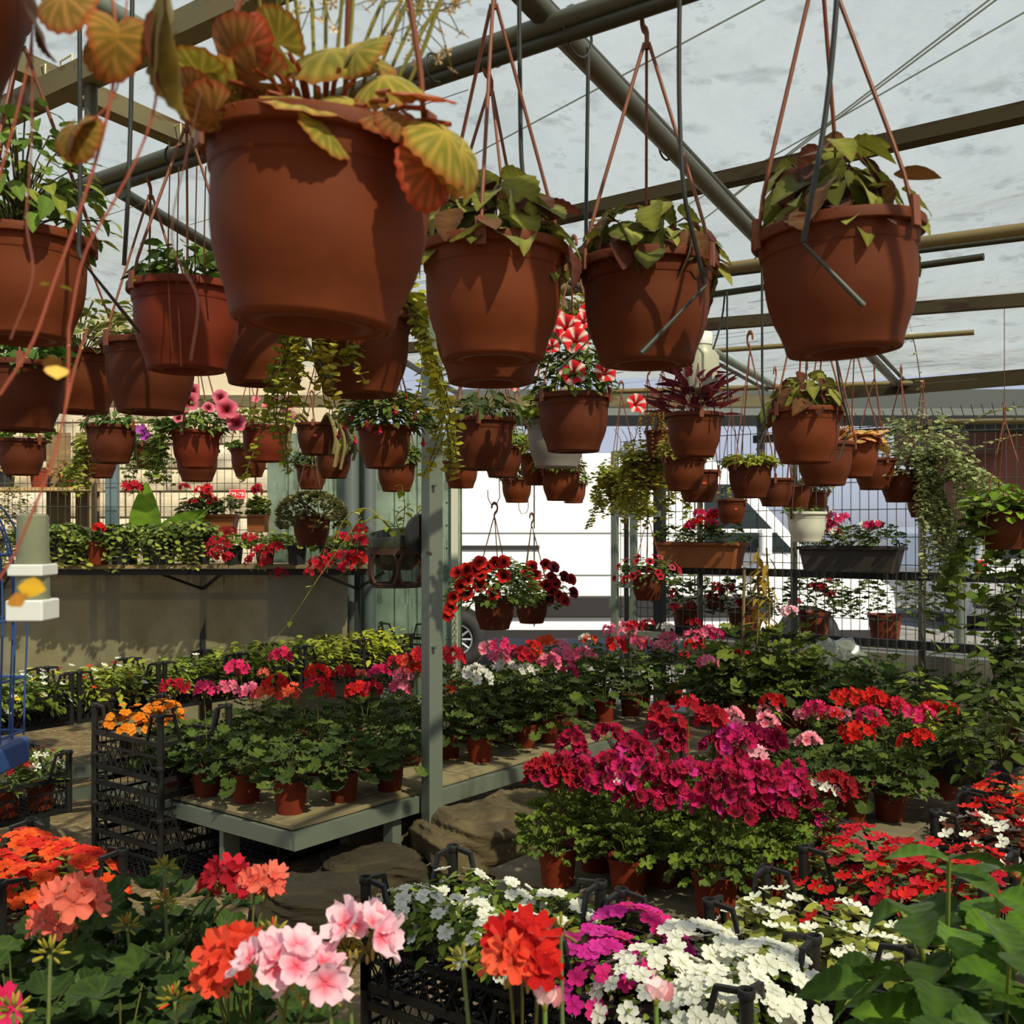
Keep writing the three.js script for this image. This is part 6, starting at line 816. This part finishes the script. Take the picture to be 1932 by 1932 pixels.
// ---------------------------------------------------------------- shelf plants, window boxes, back corner
{
  seed(707); const sy = EYE - 0.275, ivy = (px, w, label, pm = M.blackPot, n = 300) => { const d = 8.42, p = P(px, 1000, d); p.y = sy; const D = w * d / F, g = thing('potted_ivy', label, 'ivy', p, 0, 'ivy pots along the plank shelf'); nurseryPot(g, D, pm); foliage(g, dome(new MB(), { n, R: D * 0.75, h: D * 0.6, y0: D * 0.72, geos: [LG.ivy], s0: 0.03, s1: 0.055, cols: C(['#4f6a38', '#66824a', '#3f5a2e', '#7f9a5c']), droop: 0.6, fill: 0.3 })); shoots(g, { n: 8, R: D * 0.5, top: D * 0.8, len: D * 0.95, leaf: LG.ivy, s0: 0.035, s1: 0.055, cols: C(['#6f8a4c', '#86a05c']), gap: 0.04, az0: PI, az1: PI * 2 }); return g; };
  ivy(122, 62, 'dark pot of trailing ivy on the plank shelf behind the bird feeder'); ivy(235, 60, 'dark pot of trailing ivy on the plank shelf beside the brown hibiscus pot'); ivy(305, 62, 'dark pot of trailing ivy on the plank shelf under the banana plant'); ivy(370, 66, 'dark pot of trailing ivy on the plank shelf next to the crimson geraniums'); ivy(65, 60, 'dark pot of trailing ivy on the plank shelf nearest the timber rack'); ivy(160, 50, 'dark pot of trailing ivy on the plank shelf half hidden behind the feeder side ivy');
  { const p = P(186, 1000, 8.36); p.y = sy; const g = thing('potted_hibiscus', 'brown pot with one bright red bloom among the ivy pots', 'potted plant', p); nurseryPot(g, 0.2, M.nursery); foliage(g, dome(new MB(), { n: 90, R: 0.15, h: 0.12, y0: 0.15, geos: LG.ovate, s0: 0.05, s1: 0.08, cols: C(['#55703a', '#6d8848']) })); for (const [x, y, a] of [[-0.06, 0.3, 2.2], [0.08, 0.22, -0.2], [0.02, 0.28, 1.2]]) putM(g, 'leaf', LG.big[0], leafM('#3a5030'), place(V(x, y - 0.04, 0.05), a, 0.4, 0.3, 0.16)); flowerHead(g, V(0.04, 0.29, 0.1), V(0, 0.2, 0), { mats: PET.red, R: 0.03, n: 9, fs: 0.06, buds: 0 }); }
  // trailing red geraniums on the shelf's end
  const tg = [[440, 'crimson'], [500, 'dred'], [560, 'crimson'], [620, 'crimson'], [675, 'crimson']].map(([px]) => { const p = P(px, 1000, 8.38); p.y = sy; return { px, pos: p, d: 8.3, heads: [], topY: 1040 }; });
  assign(tg, [[412, 1030, 'crimson', 1.1], [405, 1045, 'crimson', 0.9], [425, 1052, 'crimson', 0.9], [490, 1040, 'crimson', 0.9], [487, 1060, 'crimson', 1.1], [522, 1033, 'crimson', 0.8], [528, 1083, 'crimson', 0.8], [605, 1065, 'crimson', 1.1], [590, 1080, 'crimson', 0.8], [648, 1015, 'crimson', 0.8], [648, 1052, 'crimson', 0.9], [674, 1058, 'red', 1.2], [680, 1022, 'crimson', 0.9], [680, 1000, 'dred', 0.8], [625, 1050, 'crimson', 0.8], [470, 1015, 'crimson', 0.7], [430, 1005, 'dred', 0.8], [650, 1072, 'crimson', 0.8]], 0.35);
  tg.forEach((p) => { const g = geranium(p.pos, 'trailing crimson ivy geranium on the shelf before the metal wall', { D: 0.17, heads: p.heads, group: 'trailing crimson geraniums on the shelf', n: 30, R: 0.19, h: 0.12, s0: 0.06, s1: 0.09, nf: 12, headR: 0.07, floret: 0.055, mats: ['#6c8c44', '#7f9c52', '#587838'].map((q) => leafM(q)), potMat: M.blackPot }); void g; });
  const box = (px0, px1, y0, y1, d, pm, label, flower, greens, stems = 8, turn = 0) => {
    const a = P(px0, y1, d), b = P(px1, y0, d), W = (b.x - a.x) * (turn ? 1.12 : 1), Hh = b.y - a.y, g = thing('window_box', label, 'planter', V((a.x + b.x) / 2, a.y, -d), turn), s = new THREE.Shape(); s.moveTo(-W * 0.44, 0); s.lineTo(W * 0.44, 0); s.lineTo(W * 0.5, Hh); s.lineTo(-W * 0.5, Hh); s.closePath();
    part(g, 'trough', new THREE.ExtrudeGeometry(s, { depth: 0.16, bevelEnabled: true, bevelSize: 0.006, bevelThickness: 0.01, bevelSegments: 2 }).translate(0, 0, -0.08), pm); part(g, 'rim', new RoundedBoxGeometry(W * 1.05, Hh * 0.14, 0.21, 2, 0.006).translate(0, Hh * 0.95, 0), pm); part(g, 'soil', boxG(W * 0.95, 0.01, 0.17, 0, Hh * 1.02, 0), M.soil);
    for (const x of [-0.4, 0.4]) part(g, 'hanging_bracket', tubeG([V(W * x, Hh * 0.2, -0.1), V(W * x, Hh * 1.02, -0.12), V(W * x, Hh * 1.25, -0.16), V(W * x, Hh * 1.02, -0.2)], 0.006, 5, 12), M.trimDark);
    const mb = new MB(); for (let k = 0; k < 3; k++) dome(mb, { n: 90, R: W * 0.25, h: 0.16, y0: Hh, cx: (k - 1) * W * 0.3, geos: LG.ger, s0: 0.04, s1: 0.065, cols: C(greens) }); foliage(g, mb);
    for (let k = 0; k < stems; k++) flowerHead(g, V(rr(-0.45, turn ? 0.45 : 0.12) * W, Hh + rr(0.1, 0.24), rr(-0.05, 0.1)), V(0, Hh, 0), { mats: flower, R: 0.035, n: 7, fs: 0.05, buds: 2 }); return g;
  };
  box(340, 447, 972, 1003, 8.92, M.boxPot, 'terracotta window box of wine-red geraniums on the wire fence', [...PET.dred, ...PET.crimson], ['#55703a', '#43602e'], 9);
  box(472, 503, 972, 1003, 8.94, M.boxPot, 'terracotta window box cut off by the metal wall', PET.dred, ['#7f9a5c', '#66824a'], 2);
  box(1246, 1396, 1024, 1070, 8.22, M.boxPot, 'long brown window box of pink geraniums hung on the mesh fence', [...PET.red, ...PET.hot], ['#43602e', '#55703a'], 12, -0.657);
  box(1522, 1688, 1032, 1078, 7.48, M.darkBox, 'dark window box of white and purple petunias hung on the mesh fence', [...PET.white, petalM('#8a2a7a'), ...PET.hot], ['#43602e', '#4f6a38'], 12, -0.657);
  // dark geranium pots outside the fence, under the boxes
  for (const [px, py, s, l] of [[1310, 1150, 0.3, 'shadowed red geranium standing outside under the brown window box'], [1420, 1150, 0.3, 'shadowed dark geranium outside near the drying shoots'], [1560, 1140, 0.28, 'shadowed dark red geranium outside under the dark window box'], [1700, 1150, 0.4, 'round dark shrub in a pot outside the mesh fence']]) { const d = 8.9 - (px - 1310) * 0.002, p = P(px, py, d), g = thing('outside_plant', l, 'potted plant', V(p.x, 0.72, p.z - 0.35)); const hh = p.y - 0.72; part(g, 'pot', nurseryG.pot, M.pot3).scale.setScalar(0.28); foliage(g, dome(new MB(), { n: 260, R: s, h: max(0.2, hh - 0.1) + 0.15, y0: 0.2, geos: LG.ger, s0: 0.05, s1: 0.08, cols: C(['#2f4522', '#3a5228']) })); if (px < 1650) for (let k = 0; k < 6; k++) flowerHead(g, V(rr(-0.25, 0.25), hh + rr(-0.02, 0.22), rr(0, 0.2)), V(0, 0.3, 0), { mats: PET.dred, R: 0.04, n: 7, fs: 0.05, buds: 0 }); }
  { const os = thing('outside_ledge', 'low concrete ledge behind the mesh fence', 'ledge', AX.clone().multiplyScalar(8.25).addScaledVector(BX, -2.2), -0.657); part(os, 'ledge_block', boxG(4.2, 0.72, 0.5, 0, 0.36, 0), mat('#8f8b80', 0.95)); }
  // banana-like leaves
  { const p = P(290, 1045, 8.75), g = thing('banana_plant', 'banana plant with two broad upright leaves behind the ivy', 'banana plant', V(p.x, sy - 0.02, p.z)), bm = leafM('#5d8a2a', 0.4), bl = leafG({ w: 0.46, n: 14, fold: 0.2, curl: -0.08, point: 0.8, mid: [1.35, 1.3, 1.1], wave: 0.1, veins: 2 }); nurseryPot(g, 0.22, M.blackPot); putM(g, 'leaf', bl, bm, place(V(-0.03, 0.1, 0), 0, 1.66, 1.5, 0.6)); putM(g, 'leaf', bl, bm, place(V(0.0, 0.12, 0), 0.0, 0.68, 1.5, 0.56)); putM(g, 'leaf', leafG({ w: 0.12, n: 8, fold: 0.9, curl: 0.1 }), bm, place(V(0.34, 0.38, 0.01), 0.0, 0.6, 1.4, 0.22)); part(g, 'trunk', barG(V(0, 0.1, 0), V(0.01, 0.22, 0), 0.025, 8), foliageM); }
  // timber rack with small pots and a bush in the corner
  { const r = thing('timber_rack', 'rough timber rack with a shelf in the back corner', 'rack', V(-4.35, 0, -9.6)); part(r, 'shelf_board', boxG(1.3, 0.03, 0.3, -0.1, 2.02, 0), mat('#a58c60', 0.9)); for (const x of [0.42, 0.15]) part(r, 'board', boxG(0.22, 1.1, 0.02, x, 2.0, -0.12), mat('#97805a', 0.9, { map: rustWood() })); part(r, 'upright', boxG(0.05, 2.4, 0.05, 0.56, 1.2, 0.1), mat('#8a7452', 0.9)); part(r, 'upright', boxG(0.05, 2.4, 0.05, -0.7, 1.2, 0.1), mat('#8a7452', 0.9));
    for (const [x, D, m] of [[-0.25, 0.16, M.blackPot], [0.05, 0.18, M.nursery], [0.3, 0.15, M.nursery2]]) { const g = thing('rack_pot', ['small dark pot of dry leaves on the timber rack', 'brown pot with brown leaves on the timber rack', 'little brown pot at the board end of the timber rack'][x < 0 ? 0 : x < 0.2 ? 1 : 2], 'potted plant', V(-4.35 + x, 2.035, -9.55)); nurseryPot(g, D, m); foliage(g, dome(new MB(), { n: 40, R: 0.1, h: 0.12, y0: 0.12, geos: LG.ovate, s0: 0.05, s1: 0.08, cols: C(['#7d7a40', '#8a6c3c']) })); }
    const bu = thing('box_bush', 'fine-leaved green bush in front of the timber rack', 'bush', V(-4.35, sy, -8.75)); foliage(bu, dome(new MB(), { n: 1500, R: 0.42, h: 0.62, y0: 0.1, geos: [LG.small], s0: 0.03, s1: 0.045, cols: C(['#5f6a2c', '#6f7a34', '#4d5a24']), fill: 0.3, low: -0.1 })); part(bu, 'pot', nurseryG.pot, M.blackPot).scale.setScalar(0.25); part(bu, 'trunk', barG(V(0, 0.1, 0), V(0, 0.4, 0), 0.02, 6), mat('#5d4f39', 0.9)); }
}
// ---------------------------------------------------------------- horseshoe planter, cage with feeder, near vine
{
  seed(808);
  const d = 5.3, c = P(748, 1108, d), D = 110 * d / F, g = thing('horseshoe_planter', 'green glazed planter standing in a basket of welded horseshoes', 'planter', V(c.x, c.y, c.z)), iron = mat('#4a3024', 0.6, { metalness: 0.4 });
  const shoe = (s) => { const pts = []; for (let k = 0; k <= 14; k++) { const a = -0.75 + (PI + 1.5) * k / 14; pts.push(V(cos(a) * 0.5 * s, (0.42 + 0.58 * sin(a)) * s * 1.18, 0)); } return tubeG(pts, 0.07 * s, 6, 28); };
  for (let k = 0; k < 6; k++) { const a = k * PI / 3 + PI / 6 + 0.35, o = part(g, 'horseshoe', shoe(D * 0.5), iron); o.position.set(cos(a) * D * 0.44, 0.02, sin(a) * D * 0.44); o.rotation.y = -a + PI / 2; }
  for (const y of [0.01, 0.14 * 0]) part(g, 'base_ring', new THREE.TorusGeometry(D * 0.42, 0.008, 6, 28).rotateX(PI / 2).translate(0, y + 0.008, 0), iron); part(g, 'top_band', new THREE.CylinderGeometry(D * 0.5, D * 0.5, 0.03, 32, 1, true).translate(0, D * 0.62, 0), iron);
  const lip = lathe([[D * 0.28, D * 0.3], [D * 0.4, D * 0.42], [D * 0.47, D * 0.7], [D * 0.49, D], [D * 0.46, D], [D * 0.44, D * 0.7]], 40), p = lip.attributes.position; for (let k = 0; k < p.count; k++) if (p.getY(k) > D * 0.9) p.setY(k, p.getY(k) - 0.05 * D + 0.09 * D * sin(Math.atan2(p.getZ(k), p.getX(k)) + 2.6)); lip.computeVertexNormals(); part(g, 'glazed_bowl', lip, mat('#333a2e', 0.35, { clearcoat: 0.4 }), 'wavy-rimmed green glazed bowl'); part(g, 'soil', new THREE.CircleGeometry(D * 0.44, 20).rotateX(-PI / 2).translate(0, D * 0.8, 0), M.soil);
  for (const pts of [[[0, 0.9], [-0.5, 1.35], [-0.85, 1.2], [-1.1, 0.6]], [[0, 0.9], [-0.3, 1.2], [-0.6, 1.1]], [[0.1, 0.9], [0.15, 1.4], [0.1, 1.75]], [[0.2, 0.9], [0.4, 1.3], [0.5, 1.4]], [[0.1, 0.9], [0.0, 1.2], [0.2, 1.4]], [[-0.6, 1.2], [-1.3, 0.2], [-1.9, -0.7], [-2.3, -1.1]]]) { const mb = new MB(), cv = new THREE.CatmullRomCurve3(pts.map(([x, y]) => V(x * D, y * D, 0.02))); mb.add(new THREE.TubeGeometry(cv, 14, 0.0025, 4), null, rgb('#a8b060')); const n = pts.length === 4 && pts[3][1] < -1 ? 4 : 9; for (let k = 1; k <= n; k++) mb.add(pick(LG.ovate), place(cv.getPointAt(k / n), rnd() * 6.28, rr(-0.3, 0.5), 0, rr(0.045, 0.07)), rgb(pick(['#8fae3c', '#7d9c38', '#a3bc50']))); part(g, 'stem', mb.geo(), foliageM); }
  part(g, 'hanging_bar', barG(V(D * 0.5, D * 0.62, 0), V(P(812, 1000, 4.66).x - c.x, D * 0.62, -4.66 - c.z), 0.008), iron);
}
{
  const cg = thing('bird_cage', 'blue wire bird cage with a wooden perch at the edge of the aisle', 'bird cage', V(-1.225, 1.2, -2.0)), d = 2;
  const wires = []; const X0 = -0.22, X1 = 0.225, Z = 0.15; for (let k = 0; k <= 15; k++) { const x = X0 + (X1 - X0) * k / 15; for (const z of [-Z, Z]) wires.push(tubeG([V(x, 0.03, z), V(x, 0.4, z), V(x * 0.94, 0.5, z * 0.5), V(x * 0.9, 0.505, 0)], 0.0022, 5, 12)); } for (let k = 1; k < 6; k++) { const z = -Z + 2 * Z * k / 6; wires.push(tubeG([V(X1, 0.03, z), V(X1, 0.4, z), V(X1 * 0.94, 0.5, z * 0.5)], 0.0022, 5, 12)); }
  for (const w of wires) part(cg, 'vertical_wire', w, M.blue);
  for (const y of [0.04, 0.15, 0.27, 0.4]) part(cg, 'wire_ring', new MB().bar(V(X0, y, Z), V(X1, y, Z), 0.0028).bar(V(X0, y, -Z), V(X1, y, -Z), 0.0028).bar(V(X1, y, -Z), V(X1, y, Z), 0.0028).bar(V(X0, y, -Z), V(X0, y, Z), 0.0028).geo(), M.blue);
  part(cg, 'tray', new RoundedBoxGeometry(0.47, 0.055, 0.32, 2, 0.01).translate(0, 0.0, 0), M.blue, 'blue plastic tray'); part(cg, 'perch', barG(V(-0.2, 0.24, 0.05), V(0.235, 0.24, 0.05), 0.008, 10), mat('#a88454', 0.8));
  const st = thing('cage_stand', 'pale timber stand under the blue bird cage', 'stand', V(-1.24, 0, -2.0)); part(st, 'stand_top', boxG(0.4, 0.03, 0.3, 0, 1.155, 0), mat('#b09a72', 0.9)); for (const x of [-0.17, 0.17]) for (const z of [-0.12, 0.12]) part(st, 'leg', boxG(0.035, 1.14, 0.035, x, 0.57, z), mat('#a08a64', 0.9));
  const f = thing('bird_feeder', 'clear plastic bird feeder with a white trough clipped to the blue cage', 'bird feeder', P(62, 1170, 1.86)); const s = 1.86 / F;
  part(f, 'bottle', lathe([[0.001, 200 * s], [24 * s, 200 * s], [28 * s, 196 * s], [31 * s, 40 * s], [30 * s, 40 * s], [27 * s, 195 * s]], 24), mat('#cfd2b8', 0.12, { transmission: 0.75, ior: 1.3 }), 'clear bottle'); part(f, 'collar', new RoundedBoxGeometry(66 * s, 22 * s, 70 * s, 2, 0.003).translate(0, 95 * s, 0), M.plastic); part(f, 'trough', new RoundedBoxGeometry(70 * s, 40 * s, 76 * s, 2, 0.004).translate(0, 20 * s, 0), M.plastic, 'white trough'); part(f, 'clip', boxG(20 * s, 6 * s, 6 * s, -38 * s, 95 * s, 0), M.plastic);
}
{ // pot hanging close overhead at the edge: dark wall, runners and leaves reaching down
  seed(909);
  const D = 0.27, i = { g: null }; const pos = P(-235, 70, 0.86); const g = thing('hanging_planter', 'dark hanging pot close overhead with red runners reaching down past the mint pot', 'hanging plant', V(pos.x, pos.y - 0.05, pos.z)); i.g = g;
  const body = part(g, 'pot', hangG.pot, M.pot3); body.scale.setScalar(D); part(body, 'rim', hangG.rim, M.pot3); part(body, 'foot_ring', hangG.foot, M.pot3); part(g, 'soil', hangG.soil, M.soil).scale.setScalar(D);
  const ph = GRID + 0.0 - g.position.y; for (const a of hangG.arms) { const o = part(g, 'hanger_arm', a, M.hanger); o.scale.set(D, ph - 0.19, D); o.position.y = 0.19; }
  const pt = (px, py, d = 0.85) => P(px, py, d).sub(g.position), run = (pts, r = 0.0011, c = '#a8523c') => part(g, 'runner', tubeG(pts.map((q) => pt(...q)), r, 5, 28), mat(c, 0.7));
  run([[40, -60], [60, 60], [30, 220], [0, 330], [-20, 420]]); run([[205, -40], [220, 60], [215, 150], [190, 270], [150, 400], [100, 540], [60, 650], [0, 745]], 0.0014); run([[285, 90], [295, 180], [262, 290], [215, 380], [160, 480], [130, 620]]); run([[62, -40], [58, 300], [50, 420], [62, 520], [20, 640]], 0.0008, '#8a4a3a'); run([[130, 620], [125, 760], [95, 880], [60, 970], [20, 1060], [0, 1090]], 0.0012); run([[165, 620], [140, 700], [122, 780], [100, 870], [55, 980]], 0.0009, '#b0604a'); run([[240, 0], [215, 180], [150, 250]], 0.0008);
  run([[380, 170], [350, 300], [325, 420], [330, 480], [372, 560], [360, 680]], 0.0007, '#6a3c30');
  const lm = (c) => leafM(c, 0.35), leaf = (px, py, s, az, pit, rol, c, geo = LG.rex[0], d = 0.85) => putM(g, 'leaf', geo, lm(c), place(pt(px, py, d), az, pit, rol, s));
  leaf(215, 25, 0.068, 4.7, -1.25, 0.2, '#7d6a2c', LG.rex[0]); leaf(232, 30, 0.06, 5.0, -1.3, -0.9, '#8a7838', LG.rex[1]); leaf(310, -30, 0.1, 4.9, -1.35, 1.2, '#6f6c34', LG.sword[0]); leaf(325, -40, 0.115, 4.6, -1.45, 0.9, '#7f7c44', LG.big[0]); leaf(290, 20, 0.075, 4.6, -1.4, 1.3, '#6a3a24', LG.sword[1]); leaf(130, -40, 0.06, 4.7, -1.1, 0.1, '#8a7a44', LG.rex[0]); leaf(70, -20, 0.06, 4.4, -1.4, 1.0, '#3f2a1c', LG.big[1]); leaf(145, 215, 0.05, 4.9, -1.2, 0.4, '#7a6c30', LG.rex[0]); leaf(160, 225, 0.042, 4.0, -0.8, 0.4, '#6a5c2c', LG.rex[1]);
  leaf(105, 690, 0.02, 5.2, -0.6, 0, '#e0d080', LG.round); leaf(98, 670, 0.016, 2.0, -0.9, 0, '#7a6438', LG.round); leaf(112, 540, 0.011, 0.3, -0.2, 0, '#8a9a44', LG.round); leaf(95, 535, 0.009, 3.0, 0, 0, '#8a9a44', LG.round); leaf(34, 1108, 0.021, 0.2, -0.05, 0.9, '#cdb63a', LG.round); leaf(5, 1095, 0.022, 2.6, 0.4, 0.6, '#c09040', LG.round); leaf(28, 1120, 0.018, 5.4, -0.5, 0.6, '#b08838', LG.round); leaf(-5, 1130, 0.02, 4.5, -0.3, 0.4, '#a07034', LG.round);
}

shade(scene);
renderer.render(scene, camera);
